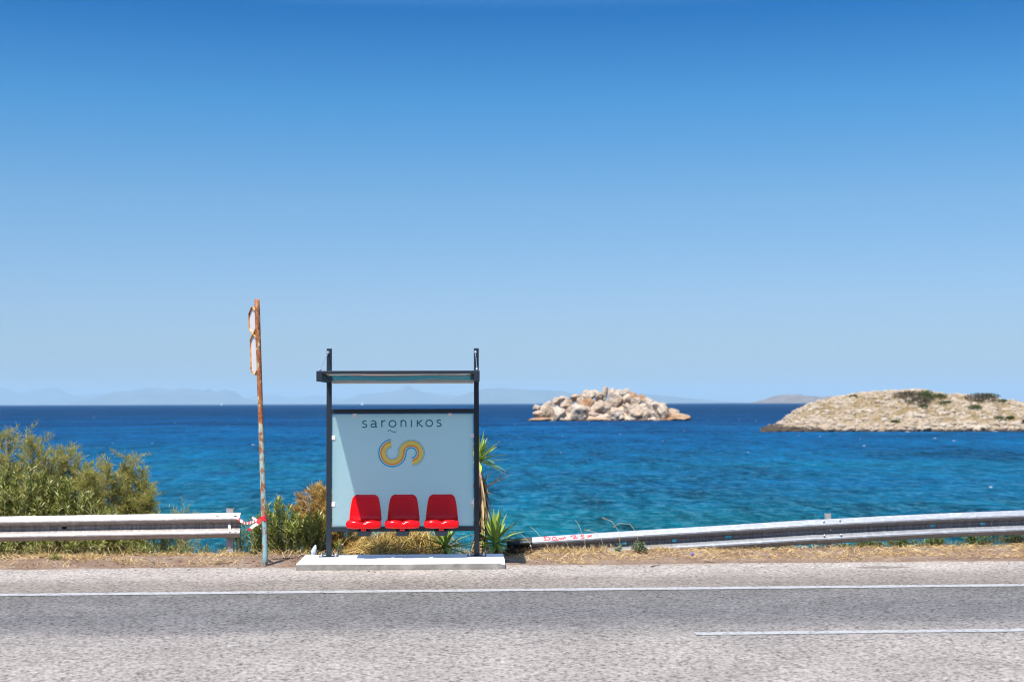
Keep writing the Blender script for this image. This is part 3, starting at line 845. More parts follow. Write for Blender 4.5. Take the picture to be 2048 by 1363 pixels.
for ch, a, b in spans:
    w, ln = glyph(ch); x0 = loc_x(600 + a / 4.452); x1 = loc_x(600 + b / 4.452)
    base = loc_z(660 + (866 - (a - 553) * .010) / 4.452)
    inset = .0065
    sx = (x1 - x0 - 2 * inset) / (w - .14 if ch not in 'i' else 1)
    off = .07 if ch not in 'i' else .1
    if ch == 'i': ln2 = [[(( x0 + x1) / 2, base), ((x0 + x1) / 2, base + XH * .98)]]
    else: ln2 = [[(x0 + inset + (x - off) * sx, base + .004 + z * (XH - .008)) for x, z in l_] for l_ in ln]
    let = MB(); strokes_mesh(let, ln2, .0135); let.build("letter", M['teal'], panel)
tl = [(loc_x(600 + (781 + 78 * i / 20) / 4.452), loc_z(660 + (897 - 9 * math.sin(2 * math.pi * i / 20)) / 4.452)) for i in range(21)]
let = MB(); strokes_mesh(let, [tl], .0080); let.build("tilde", M['teal'], panel)
em = MB()
CL = (loc_x(600 + 823 / 4.452), loc_z(660 + 1090 / 4.452)); CR = (loc_x(600 + 989 / 4.452), loc_z(660 + 1090 / 4.452))
g_ = 1 / 4.452 / 165.4
bands = [(113.5, 126, 0), (108.5, 113.5, 1), (94, 108.5, 2), (61, 94, 3), (55, 61, 4), (50.5, 55, 1), (46.5, 50.5, 5)]
for r0, r1, mi in bands:
    rm = (r0 + r1) / 2 * g_; w = (r1 - r0) * g_
    rr = ((166 - r0) + (166 - r1)) / 2 * g_          # the same band on the other lobe
    path = arc(CL[0], CL[1], rm, rm, 97, 360, 60)[:-1] + [((CL[0] + rm + CR[0] - rr) / 2, CL[1])] + arc(CR[0], CR[1], rr, rr, 180, -83, 60)[1:]
    strokes_mesh(em, [path], w * 1.01, th=.0012 + .0001 * (mi % 2), mi=mi)
for k, c in INK.items(): M[k] = film(k[2:] + '_print', c)
em.build("emblem", [M['c_teal'], M['c_white'], M['c_orange'], M['c_yellow'], M['c_green'], M['c_blue']], panel)
mb = MB()
strokes_mesh(mb, [[(-.846, loc_z(980.5)), (.846, loc_z(977))]], .0012, th=.0004)
mb.build("film_seam", M['clip'], panel)
for px, py in ((709.5, 829.5), (899.5, 827.5), (667, 874), (944.5, 871), (667.5, 1006), (945.5, 1003)):
    x, z = loc_x(px), loc_z(py); mb = MB(); mb.box(x - .024, x + .024, -.016, .012, z - .025, z + .025)
    bevel(mb.build("clip", M['clip'], panel), .003)

# seats
rows = [(-.375, .452, .180), (-.398, .449, .194), (-.414, .462, .202), (-.421, .49, .205), (-.415, .52, .206), (-.398, .540, .205), (-.372, .545, .203), (-.33, .538, .200), (-.26, .524, .197),
        (-.17, .512, .194), (-.11, .513, .1925), (-.075, .526, .1915), (-.056, .555, .190), (-.046, .60, .186), (-.037, .66, .179), (-.029, .72, .170), (-.023, .768, .160),
        (-.018, .798, .149), (-.014, .815, .134), (-.009, .823, .118), (-.001, .826, .112), (.006, .819, .112), (.008, .80, .112)]
def seat_mesh():
    mb = MB(); NU = 30; NV = (len(rows) - 1) * 3
    def row(k):
        i = min(int(k), len(rows) - 2); t = k - i
        a, b, c, d = rows[max(i - 1, 0)], rows[i], rows[i + 1], rows[min(i + 2, len(rows) - 1)]
        return [.5 * ((2 * b[m]) + (-a[m] + c[m]) * t + (2 * a[m] - 5 * b[m] + 4 * c[m] - d[m]) * t * t + (-a[m] + 3 * b[m] - 3 * c[m] + d[m]) * t ** 3) for m in range(3)]
    for j in range(NV + 1):
        k = j / 3; y, z, hw = row(k)
        for i in range(NU + 1):
            u = -1 + 2 * i / NU; u = math.copysign(abs(u) ** .85, u); yy, zz = y, z
            e = abs(u) ** 5
            if k < 7: yy += .030 * e * max(0, 1 - abs(k - 3.5) / 4); zz -= .012 * e * (1 if k > 3.5 else -1)
            if 7 <= k <= 12: zz += .022 * abs(u) ** 3 * min(1, (k - 6) / 3)
            if k > 11: yy -= .026 * abs(u) ** 3 * min(1, (k - 11) / 3) * max(0, min(1, (20 - k) / 3))
            if 4 <= k <= 7: zz -= .014 * max(0, 1 - abs(u) / .12) ; yy += .008 * max(0, 1 - abs(u) / .12)
            if 4 <= k < 8: zz += .004 * math.cos(u * math.pi * 2) * -1
            if k < 12: zz += 0
            mb.v.append((u * hw, yy, zz))
    for j in range(NV):
        for i in range(NU):
            a = j * (NU + 1) + i; mb.f.append((a, a + 1, a + NU + 2, a + NU + 1)); mb.m.append(0)
    mb.box(-.030, .030, -.395, -.372, .424, .462)
    return mb
proto = seat_mesh().build("seat", M['red'], shelter, True)
so = proto.modifiers.new("thickness", 'SOLIDIFY'); so.thickness = .006; so.offset = -1
mb = MB()
mb.box(-.072, .072, -.39, -.0275, .362, .426)                 # channel carrying the seat
mb.box(-.19, .19, -.34, -.0280, .427, .446)                   # plate under the shell
bevel(mb.build("seat_bracket", M['frame'], proto), .003)
X3 = (-.445, .010, .470)
proto.location = (X3[0], 0, 0)
proto["label"] = "red plastic seat half in sunlight"
for x in X3[1:]:
    c = copy_of(proto, shelter, (x, 0, 0)); del c["label"]

# ------------------------------------------------------------------ sign pole
pb, pt = P(531, 1133, 16.93), P(514, 598, 16.93)
pb.z = 0
sign = thing("sign_post", "tall leaning rusty pole with two signs seen edge on", "sign post", pb)
mb = MB(); ax = (pt - pb); nseg = 24
mb.tube([ax * (i / nseg) + Vector((0, 0, -.15 if i == 0 else 0)) for i in range(nseg + 1)], .0315, 18)
pole = mb.build("pole", M['pole'], sign, True)
for f in pole.data.polygons:
    if len(f.vertices) > 4: f.use_smooth = False
for py in (655, 694, 732):
    mb = MB(); t = (1133 - py) / 535; mb.tube([ax * t + Vector((.012, -.028, 0)), ax * t + Vector((.013, -.038, 0))], .007, 8)
    mb.build("bolt", M['twig'], pole)
def edge_sign(py0, py1, dep, ch, kx):
    zc0, zc1 = (1133 - py1) / 535, (1133 - py0) / 535
    hh = (ax * (zc1 - zc0)).length / 2; c = ax * ((zc0 + zc1) / 2)
    # outline in (depth, height): a rectangle with cut corners, standing square to the road
    pts = [(-dep, -hh + ch), (-dep, hh - ch), (-dep + ch * kx, hh), (dep - ch * kx, hh), (dep, hh - ch), (dep, -hh + ch), (dep - ch * kx, -hh), (-dep + ch * kx, -hh)]
    a = R(21.5); dv = Vector((-math.sin(a), math.cos(a), 0)); sv = Vector((math.cos(a), math.sin(a), 0)); up = ax.normalized()
    cc = c + dv * (dep + .02)
    mb = MB()
    for s in (1.0,):
        o3 = [cc + dv * p + up * q for p, q in pts]; i3 = [cc + dv * (p * .965) + up * (q * .96) for p, q in pts]
        t = .022; n = len(pts)
        vs = [x + sv * k for x in o3 for k in (-t, t)] + [x + sv * k for x in i3 for k in (-t, t)]
        fs = []
        for i in range(n):
            j = (i + 1) % n; b = 2 * n
            fs += [(2 * i, 2 * j, 2 * j + 1, 2 * i + 1), (b + 2 * i, b + 2 * i + 1, b + 2 * j + 1, b + 2 * j), (2 * i, b + 2 * i, b + 2 * j, 2 * j), (2 * i + 1, 2 * j + 1, b + 2 * j + 1, b + 2 * i + 1)]
        mb.add(vs, fs)
    fr = mb.build("sign_frame", M['rustframe'], sign)
    mb = MB(); vs = [cc + dv * (p * .97) + up * (q * .965) + sv * k for k in (-.004, .004) for p, q in pts]; n = len(pts)
    mb.add(vs, [tuple(range(n)), tuple(range(2 * n - 1, n - 1, -1))] + [(i, n + i, n + (i + 1) % n, (i + 1) % n) for i in range(n)])
    mb.build("sign_face", M['sign_white'], fr)
edge_sign(611, 667, .215, .075, 2.4)
edge_sign(667, 750, .20, .06, 2.6)

# barrier tape tied round the pole
tape = MB()
def ribbon(pts, w, up0, step, ph=0):
    pts = [Vector(p) for p in pts]; fine = []
    for i in range(len(pts) - 1):
        a, b, c, d = pts[max(i - 1, 0)], pts[i], pts[i + 1], pts[min(i + 2, len(pts) - 1)]
        for k in range(8):
            t = k / 8
            fine.append(.5 * ((2 * b) + (c - a) * t + (2 * a - 5 * b + 4 * c - d) * t * t + (-a + 3 * b - 3 * c + d) * t ** 3))
    fine.append(pts[-1]); run = ph; vs = []; ms = []
    for i, p in enumerate(fine):
        u = up0(i / (len(fine) - 1)).normalized(); vs += [p - u * w / 2, p + u * w / 2]
        if i: run += (p - fine[i - 1]).length; ms.append(int(run / step) % 2)
    o = len(tape.v); tape.v += [tuple(x) for x in vs]
    for i, mi in enumerate(ms): a = o + 2 * i; tape.f.append((a, a + 1, a + 3, a + 2)); tape.m.append(mi)
t0 = pb + ax * ((1133 - 1036) / 535)
for dz, tl_ in ((.014, .25), (-.012, -.2)):
    ring_ = [t0 + Vector((.036 * math.cos(w), .036 * math.sin(w), dz + .012 * math.sin(w + dz * 90) )) for w in [R(-100 + 30 * i) for i in range(13)]]
    ribbon(ring_, .028, lambda t: Vector((tl_ * .3, 0, 1)), .085)
knot = t0 + Vector((-.035, -.015, -.01))
e0 = P(481, 1040, 17.95)
ribbon([knot, knot + Vector((-.05, .02, -.02)), P(505, 1043, 17.2), P(492, 1046, 17.6), P(486, 1043, 17.85), e0, P(470, 1030, 18.2)], .035, lambda t: Vector((.2, .5 * math.sin(t * 9), .8)), .10, .03)
ribbon([knot, P(517, 1045, 16.85), P(507, 1051, 16.8), P(497, 1060, 16.8)], .036, lambda t: Vector((-.75, .3 - .5 * t, .55)), .105)
ribbon([knot, P(513, 1038, 16.87), P(507, 1036, 16.86), P(504, 1033, 16.86)], .02, lambda t: Vector((.3, .5, .8)), .06)
tp = tape.build("barrier_tape", [M['tape_red'], M['tape_white']])
tag(tp, "red and white striped barrier tape tied round the rusty pole", "barrier tape")
tm = tp.modifiers.new("thickness", 'SOLIDIFY'); tm.thickness = .0008

# ------------------------------------------------------------------ guard rails
WP = [(-.018, .156), (-.026, .154), (-.074, .112), (-.083, .099), (-.083, .083), (-.074, .069), (-.010, .028), (0, .016), (0, -.016), (-.010, -.028), (-.074, -.069), (-.083, -.083), (-.083, -.099),
      (-.074, -.112), (-.026, -.154), (-.018, -.156)]
def beam(parent, path, material, slots=(), name="beam", sub=.25, y_off=0, flat=None):
    """a W-beam swept along path (top line); slots are cut through its valley"""
    pts = []
    cuts = []
    tot = [0]
    for a, b in zip(path, path[1:]): tot.append(tot[-1] + (b - a).length)
    def at(s):
        for i in range(len(path) - 1):
            if s <= tot[i + 1] + 1e-6: t = (s - tot[i]) / (tot[i + 1] - tot[i]); return path[i].lerp(path[i + 1], t)
        return path[-1]
    ss = [tot[-1] * i / max(1, int(tot[-1] / sub)) for i in range(int(tot[-1] / sub) + 1)]
    for s in slots: ss += [s - .032, s + .032]
    ss = sorted(set(ss)); mb = MB(); mb.at = []
    n = len(WP)
    for s in ss:
        p = at(s); q = flat(s) if flat else 1.0
        for k, (y, z) in enumerate(WP):
            mb.v.append((p.x, p.y + y * q + y_off, p.z - .156 + z)); mb.at.append(k / (n - 1))
    for i in range(len(ss) - 1):
        for k in range(n - 1):
            if k == 7 and any(abs((ss[i] + ss[i + 1]) / 2 - s) < .02 for s in slots): continue
            a = i * n + k; mb.f.append((a, a + 1, a + n + 1, a + n)); mb.m.append(0)
    o = mb.build(name, material, parent, False)
    m = o.modifiers.new("thickness", 'SOLIDIFY'); m.thickness = .004; m.offset = 0
    if parent: o.matrix_parent_inverse = Matrix.Translation(-parent.location)
    return o
def child(mb, name, m, parent, smooth=False):
    o = mb.build(name, m, parent, smooth); o.matrix_parent_inverse = Matrix.Translation(-parent.location); return o

# left rail
A = P(482, 1024.5, 18.17); B = P(0, 1032.2, 18.02); Cc = B + (B - A) * 1.6
lrail = thing("guard_rail", "straight pale guard rail in front of the green bushes", "guard rail", Vector((A.x - .2, A.y, 0)))
ln_ = (A - B).length
lb = beam(lrail, [A, B, Cc], M['rail_pale'], [ln_ * (482 - 128) / 482 ], flat=None)
for px, lab in ((459, None), (-120, None), (-760, None)):
    t = (482 - px) / 482; p = A + (B - A) * t; mb = MB()
    mb.box(p.x - .045, p.x + .045, p.y + .012, p.y + .022, -.25, p.z + .055); mb.box(p.x - .045, p.x - .036, p.y + .022, p.y + .10, -.25, p.z + .055); mb.box(p.x + .036, p.x + .045, p.y + .022, p.y + .10, -.25, p.z + .055)
    child(mb, "post", M['post'], lrail)
p = A + (B - A) * (22 / 482); mb = MB()
mb.ball((p.x, p.y + .002, p.z - .156), (.02, .012, .02)); child(mb, "bolt", M['steel'], lrail, True)
mb = MB(); mb.add([Vector((p.x - .02, p.y - .004, p.z - .10)), Vector((p.x + .004, p.y - .012, p.z - .10)), Vector((p.x + .03, p.y - .09, p.z - .22)), Vector((p.x + .002, p.y - .095, p.z - .225)),
                   Vector((p.x - .02, p.y - .001, p.z - .10)), Vector((p.x + .004, p.y - .009, p.z - .10)), Vector((p.x + .03, p.y - .086, p.z - .22)), Vector((p.x + .002, p.y - .091, p.z - .225))],
                  [(0, 1, 2, 3), (7, 6, 5, 4), (0, 4, 5, 1), (1, 5, 6, 2), (2, 6, 7, 3), (3, 7, 4, 0)])
child(mb, "bent_plate", M['steel'], lrail)
for px in (437, 473):
    for zz, yy in ((-.037, -.0755), (-.238, -.0785)):
        q = A + (B - A) * ((482 - px) / 482); mb = MB(); mb.box(q.x - .018, q.x + .018, q.y + yy - .006, q.y + yy + .004, q.z + zz - .005, q.z + zz + .005)
        child(mb, "bolt_slot", M['dark_tar'], lrail)

# right rail: rises out of the ground from the shelter's end
Rp = [P(1062, 1073.5, 18.34), P(1250, 1061.5, 18.41), P(1450, 1049.5, 18.48), P(1640, 1037.5, 18.55)]
Rq = [P(1630, 1038.6, 18.545), P(1760, 1031.5, 18.60), P(1900, 1025, 18.66), P(2048, 1019.5, 18.72), P(2400, 1008, 18.9), P(3000, 990, 19.1)]
rrail = thing("guard_rail", "weathered grey guard rail sloping up out of the dry grass", "guard rail", Vector((Rp[0].x, Rp[0].y, 0)))
def run(path, px0, px): return abs(px - px0) / 154.6
beam(rrail, Rp, M['rail'], [run(Rp, 1062, 1248), run(Rp, 1062, 1350), run(Rp, 1062, 1458), ], sub=.2)
beam(rrail, Rq, M['rail'], [run(Rq, 1630, 1871), run(Rq, 1630, 1974)], sub=.2, y_off=-.005)
E = [P(1014, 1076.8, 18.31), P(1064, 1073.2, 18.33)]
beam(rrail, E, M['dark_tar'], name="end_piece", sub=.05, y_off=-.008)
for dx, zz, yy in ((-.26, -.115, -.095), (-.02, -.105, -.098), (-.12, -.235, -.05)):
    q = E[1]; mb = MB(); mb.ball((q.x + dx, q.y + yy - .006, q.z + zz), (.014, .009, .014))
    child(mb, "bolt", M['steel'], rrail, True)
for px, pyt in ((1657, 1026.5), (2420, 1000), (1230, 1070)):
    d_ = 18.56 + (px - 1656) * .0004; p = P(px, pyt, d_); mb = MB()
    mb.box(p.x - .035, p.x + .035, p.y + .012, p.y + .02, -.6, p.z); mb.box(p.x - .035, p.x - .027, p.y + .02, p.y + .09, -.6, p.z); mb.box(p.x + .027, p.x + .035, p.y + .02, p.y + .09, -.6, p.z)
    child(mb, "post", M['post'], rrail)
for px, py, yy in ((1645, 1041, -.075), (1678, 1039, -.075), (1646, 1069, -.082), (1680, 1068, -.082), (1661, 1058.5, -.002)):
    q = P(px, py, 18.54); mb = MB(); mb.ball((q.x, 18.55 + (px - 1640) * .0004 + yy - .006, q.z), (.016, .010, .016))
    child(mb, "bolt", M['steel'], rrail, True)
# sprayed letters on the top wave of the rail
gr = MB()
def gl(px, py): q = P(px, py, 18.28); return (q.x, q.z)
base_l = [[(1087, 1072.5), (1093, 1080)], [(1088, 1073), (1097, 1073.5), (1101, 1076), (1098, 1079), (1087, 1079.5)], [(1104, 1076), (1107, 1073.5), (1112, 1074.5), (1113, 1077.5), (1109, 1079.5), (1105, 1078.5), (1104, 1076)],
          [(1112, 1075), (1114, 1080.5), (1116, 1079)], [(1117, 1079), (1118, 1076), (1121, 1076), (1121, 1078.5)], [(1123, 1078.5), (1124, 1075.5), (1126, 1075), (1127, 1078), (1129, 1074), (1131, 1074.5), (1132, 1077)],
          [(1141, 1073), (1147, 1070.5), (1152, 1071.5), (1150, 1074), (1146, 1076.5), (1156, 1075)], [(1169, 1069.5), (1163, 1070), (1162, 1072.5), (1167, 1072.5), (1169, 1075), (1163, 1076.3)],
          [(1175, 1074.5), (1184, 1069.5)], [(1176, 1070.5), (1184, 1073.5)]]
def rail_y(x):
    for a, b in zip(Rp, Rp[1:]):
        if a.x <= x <= b.x: return a.y + (b.y - a.y) * (x - a.x) / (b.x - a.x), a.z + (b.z - a.z) * (x - a.x) / (b.x - a.x)
    return Rp[0].y, Rp[0].z
def wrap(p):
    y, z = rail_y(p.x); dz = p.z - (z - .156); prev = WP[0]
    for q in WP[1:]:
        if q[1] <= dz <= prev[1]: yy = prev[0] + (q[0] - prev[0]) * (dz - prev[1]) / ((q[1] - prev[1]) or 1); break
        prev = q
    else: yy = -.03
    return Vector((p.x, y + yy + p.y - .0028, p.z))
fl = []
for l_ in base_l:
    o3 = []
    for a, b in zip(l_, l_[1:]):
        for k in range(5): o3.append(gl(a[0] + (b[0] - a[0]) * k / 5, a[1] + (b[1] - a[1]) * k / 5))
    o3.append(gl(*l_[-1])); fl.append(o3)
for k0, k1 in ((0, 2), (2, 3), (3, 4), (4, 5), (5, 6), (6, 7), (7, 8), (8, 10)):
    gr = MB(); strokes_mesh(gr, fl[k0:k1], .0115, y0=0, th=.001, tf=wrap); child(gr, "sprayed_letter", M['graffiti'], rrail)

# ------------------------------------------------------------------ plants
def gpt(px, y, dz=0):
    x = P(px, 900, y).x; return Vector((x, y, ground_z(x, y) + dz))
def rv(rg, s=1): return Vector((rg.gauss(0, s), rg.gauss(0, s), rg.gauss(0, s)))
def oleander(px, y, w, h, label, n=46, seed=1, mk='oleander', group=None, leafL=.115, bare=.22, name="oleander_bush", flowers=0, dz=0):
    rg = random.Random(seed); base = gpt(px, y, dz)
    g = thing(name, label, "bush", base, 0, group)
    fo, stm, fl = MB(), MB(), MB(); stm.ball((0, 0, -.07), (w * .3, w * .2, .05))
    for k in range(n):
        a = rg.uniform(0, 6.283); q = rg.random() ** .5 * .95
        foot = Vector((math.cos(a) * q * w * .30, math.sin(a) * q * w * .2, -.05))
        out = Vector((math.cos(a) * q * w * .5, math.sin(a) * q * w * .34, h * (1.14 - .42 * q * q) * rg.uniform(.66, 1.05)))
        mid = foot.lerp(out, .5) + Vector((0, 0, h * .10)) + rv(rg, .03)
        path = [foot, mid, out]
        pts = [foot * (1 - t) ** 2 + mid * 2 * t * (1 - t) + out * t * t for t in [i / 8 for i in range(9)]]
        stm.tube(pts, [.008 - .0007 * i for i in range(9)], 4, caps=False)
        L = (out - foot).length; m_ = int(L * 26)
        for j in range(m_):
            t = bare + (1 - bare) * (j + rg.random()) / m_
            p = foot * (1 - t) ** 2 + mid * 2 * t * (1 - t) + out * t * t
            tan = ((mid - foot) * (1 - t) + (out - mid) * t).normalized()
            ph = rg.uniform(0, 6.28)
            for s in range(3):
                r3 = tan.orthogonal().normalized(); r3.rotate(Matrix.Rotation(ph + s * 2.094, 3, tan))
                d = tan * rg.uniform(.45, 1.0) + r3 * rg.uniform(.6, 1.0)
                fo.leaf(p, d, tan, leafL * rg.uniform(.65, 1.15), leafL * rg.uniform(.17, .23), 0, .22, rg.uniform(0, .15))
        for s in range(7):
            d = (out - mid).normalized() + rv(rg, .45); fo.leaf(out, d, Vector((0, 0, 1)), leafL * rg.uniform(.7, 1.1), leafL * .19, 0, .22)
        if flowers and k < flowers: fl.ball(out + rv(rg, .02), .014, 0, 5, 4)
    fo.build("foliage", M[mk], g); stm.build("stem", M['bark'], g)
    if flowers: fl.build("blossom", M['pink'], g)
    return g
GO = "oleander bushes behind the straight guard rail"
oleander(-70, 19.05, 1.3, 1.42, "leafy oleander bush at the photo's left edge, mostly cut off", 60, 11, group=GO)
oleander(28, 19.0, 1.15, 1.38, "tallest oleander bush in view, in front of the feathery tamarisks", 62, 12, group=GO, flowers=2)
oleander(100, 18.95, 1.05, 1.18, "oleander bush right of the tallest one, behind the pale rail", 56, 13, group=GO)
oleander(160, 19.0, 1.0, .98, "mid height oleander bush with bare stems showing above the rail", 46, 14, group=GO)
oleander(216, 18.95, .85, .80, "low oleander bush below the dark tamarisk branch", 40, 15, group=GO)
oleander(262, 19.0, .60, .58, "smallest oleander bush just above the pale rail, under the right tamarisk", 24, 16, group=GO, leafL=.10)
GO2 = "leafy bushes between the pole and the shelter"
oleander(505, 18.55, .55, .50, "bush behind the barrier tape, left of the rusty pole", 26, 17, 'oleander_light', GO2, .10, .05, flowers=4)
oleander(556, 18.5, .60, .62, "bush directly right of the rusty pole, taller than its neighbours", 32, 18, 'oleander_light', GO2, .105, .05)
oleander(612, 18.45, .62, .50, "light green bush left of the shelter's left post", 34, 19, 'oleander_light', GO2, .105, .05)
oleander(676, 17.72, .13, .20, "little broad leaved seedling behind the plinth by the left post", 4, 20, 'oleander_light', None, .08, .1, name="seedling_plant", flowers=2)
oleander(30, 18.62, 1.1, .30, "low leafy growth under the rail at the photo's left edge", 40, 21, group="low growth under the straight rail", leafL=.10, bare=.05, name="low_bush")
oleander(150, 18.62, 1.0, .28, "low leafy growth under the middle of the straight rail", 34, 22, group="low growth under the straight rail", leafL=.10, bare=.05, name="low_bush")
oleander(262, 18.66, .8, .24, "thin straggling growth under the rail, below the right tamarisk", 18, 23, group="low growth under the straight rail", leafL=.085, bare=.05, name="low_bush")
oleander(352, 18.7, .7, .24, "sparse plants beneath the rail with blue sea showing through", 10, 24, group="low growth under the straight rail", leafL=.075, bare=.2, name="low_bush")
oleander(432, 18.7, .4, .22, "sparse stalks under the rail beside its end post", 7, 25, group="low growth under the straight rail", leafL=.075, bare=.2, name="low_bush")

def tamarisk(px, y, pts_px, label, seed, mk='tamarisk', group=None, dens=1.0, bare=0, sprig=.055):
    """a feathery shrub: limbs reach the given tips (photo pixels at this distance), twigs and fine sprigs along them"""
    rg = random.Random(seed); base = gpt(px, y)
    g = thing("tamarisk_shrub", label, "shrub", base, 0, group)
    fo, st = MB(), MB()
    def sprigs(a, b, n):
        for _ in range(n):
            t = rg.random(); p = a.lerp(b, t) + rv(rg, .012)
            d = (b - a).normalized() * .8 + rv(rg, .55) + Vector((0, 0, .25))
            L = sprig * rg.uniform(.6, 1.5)
            fo.leaf(p, d, rv(rg), L, .0085, 0, .1)
    for k, (qx, qy) in enumerate(pts_px):
        dy = rg.uniform(-.35, .35); tip = P(qx, qy, y + dy) - base; tip.z *= .90
        foot = rv(rg, .06); foot.z = -.05
        mid = foot.lerp(tip, .55) + rv(rg, .07) + Vector((0, 0, .06 * tip.length))
        main = [foot * (1 - t) ** 2 + mid * 2 * t * (1 - t) + tip * t * t for t in [i / 10 for i in range(11)]]
        st.tube(main, [.013 - .0011 * i for i in range(11)], 5, caps=False)
        for i in range(3, 11):
            for _ in range(4):
                q = main[i] ; ln = rg.uniform(.08, .24) * (1.15 - i * .06) * max(.5, tip.length)
                d = ((main[min(i + 1, 10)] - main[i - 1]).normalized() * .9 + rv(rg, .5) + Vector((0, 0, .2))).normalized()
                e = q + d * ln; st.tube([q, q.lerp(e, .5) + rv(rg, .01), e], [.005, .004, .002], 3, caps=False)
                sprigs(q, e, int(30 * dens * (1 if rg.random() > bare else .08)))
                for _ in range(2):
                    q2 = q.lerp(e, rg.uniform(.3, .9)); e2 = q2 + (d + rv(rg, .6)).normalized() * ln * .5
                    sprigs(q2, e2, int(24 * dens * (1 if rg.random() > bare else .08)))
        sprigs(main[8], tip, int(40 * dens))
    fo.build("foliage", M[mk], g); st.build("stem", M['bark'], g)
    return g
GT = "feathery tamarisks behind the oleanders"
tamarisk(-20, 20.2, [(-60, 870), (-25, 856), (5, 852), (18, 850), (10, 885), (-40, 900), (-75, 905), (22, 920)], "feathery tamarisk at the photo's left edge, top level with its neighbour", 31, group=GT)
tamarisk(85, 20.1, [(66, 853), (76, 852), (60, 872), (84, 885), (105, 890), (48, 905), (122, 898), (92, 920), (35, 925)], "feathery tamarisk with a single high plume above the oleanders", 32, group=GT)
tamarisk(140, 20.2, [(130, 886), (147, 884), (156, 900), (120, 905), (166, 925), (140, 935), (178, 945), (105, 930)], "feathery tamarisk with a thin spike left of the notch in the bushes", 33, group=GT)
tamarisk(235, 19.7, [(205, 915), (218, 918), (172, 922), (190, 930), (178, 955), (225, 945), (200, 975), (240, 965)], "olive tamarisk just left of the tallest right hand plume", 34, group=GT)
tamarisk(255, 19.75, [(264, 896), (243, 912), (256, 925), (288, 926), (296, 950), (300, 972), (275, 955), (285, 985), (297, 1000), (255, 985), (270, 1010)], "rightmost olive tamarisk standing against the open sea", 35, group=GT)
tamarisk(345, 20.6, [(318, 1020), (330, 1024), (352, 1018), (366, 1020), (378, 1024), (340, 1028), (305, 1018)], "tips of a small tamarisk just clearing the rail, right of the bushes", 36, group=GT, dens=.7)
tamarisk(655, 18.9, [(632, 968), (642, 972), (650, 975), (660, 985), (606, 990), (592, 1012), (600, 1030), (622, 1008), (640, 1000), (655, 1010), (670, 1000), (580, 1045), (640, 1035), (690, 1020), (612, 1050)], "golden tan half dry tamarisk behind the shelter's left post", 37, 'tamarisk_tan', None, .95, .12)
tamarisk(700, 18.85, [(680, 1062), (700, 1055), (715, 1065), (728, 1075), (690, 1078), (708, 1085), (735, 1088)], "sparse brown tamarisk twigs under the left seat", 38, 'tamarisk_tan', None, .45, .3)
# bare dead branch rising out of the tan tamarisk
b0 = gpt(640, 18.85); mb = MB()
for pp in ([(628, 1050), (615, 1010), (604, 995), (591, 978)], [(615, 1010), (606, 1000), (596, 1000), (588, 1012)], [(622, 1030), (616, 1000), (613, 985)], [(604, 995), (606, 985), (614, 982)], [(619, 1020), (602, 1015), (590, 1020)]):
    mb.tube([P(a, b, 18.7) for a, b in pp], [.007, .005, .004, .002][:len(pp)], 5)
o = mb.build("dead_branch", M['bark']); tag(o, "bare grey branch sticking out left of the tan tamarisk", "branch")

# golden reed heap below the seats
def reeds(px, y, w, h, n, label, seed):
    rg = random.Random(seed); base = gpt(px, y); g = thing("reed_clump", label, "reeds", base); mb = MB()
    for _ in range(n):
        f = Vector((rg.uniform(-.5, .5) * w, rg.uniform(-.25, .25), -.02)); a = rg.uniform(-1, 1)
        dr = Vector((a * .5 - f.x * .2, rg.uniform(-.35, .25), 0)); hh = h * rg.uniform(.3, 1.05) * (1 - .5 * abs(f.x / w) ** 2 * 4 * .5)
        pts = [f, f + dr * .18 + Vector((0, 0, hh * .65)), f + dr * .45 + Vector((0, 0, hh)), f + dr * .75 + Vector((0, 0, hh * .82)), f + dr * 1.05 + Vector((0, 0, hh * rg.uniform(.2, .6)))]
        mb.blade(pts, rg.uniform(.006, .013))
    mb.build("stalks", M['reed'], g)
reeds(812, 18.62, .95, .40, 900, "heap of golden drooping reeds below the middle seat", 41)
reeds(765, 18.3, .35, .20, 200, "small tuft of golden reeds at the plinth's back edge", 42)

# yuccas
def yleaf(mb, base, d, L, w, droop, mi=0):
    w *= 1.4
    d = d.normalized(); side = d.cross(Vector((0, 0, 1))); side = side.normalized() if side.length > .05 else Vector((1, 0, 0))
    nrm = side.cross(d); N = 6; vs = []
    for i in range(N + 1):
        t = i / N; c = base + d * (L * t) - Vector((0, 0, droop * L * t * t))
        k = w * .5 * (.65 + .7 * t if t < .45 else .965 * (1 - ((t - .45) / .55) ** 1.8)) + .0006
        vs += [c - side * k + nrm * k * .5, c, c + side * k + nrm * k * .5]
    fs = []
    for i in range(N):
        a = 3 * i; fs += [(a, a + 1, a + 4, a + 3), (a + 1, a + 2, a + 5, a + 4)]
    mb.add(vs, fs, mi)
def rosette(mb, c, n, L, w, rg, lo=-.25, mi=0, face=.0):
    for k in range(n):
        a = k * 2.39996 + rg.uniform(-.2, .2); el = lo + (1.45 - lo) * ((k + .5) / n) ** 1.0
        d = Vector((math.cos(a) * math.cos(el), math.sin(a) * math.cos(el), math.sin(el)))
        yleaf(mb, c + d * .02, d, L * rg.uniform(.8, 1.08), w * rg.uniform(.85, 1.1), max(0, rg.uniform(.0, .25) * (1 - el / 1.6)), mi)
rg = random.Random(77)
yb = gpt(960, 18.5)
yu = thing("yucca_plant", "tall yucca with brown dead leaves, behind the shelter's right post", "yucca", yb)
tr = MB(); crown_c = P(957, 922, 18.5) - yb; low_c = P(963, 978, 18.5) - yb
tr.tube([(0, 0, -.1), Vector((.02, 0, .3)), low_c * .6, low_c, crown_c], [.055, .05, .045, .04, .035], 10); tr.build("trunk", M['bark'], yu, True)
lf = MB()
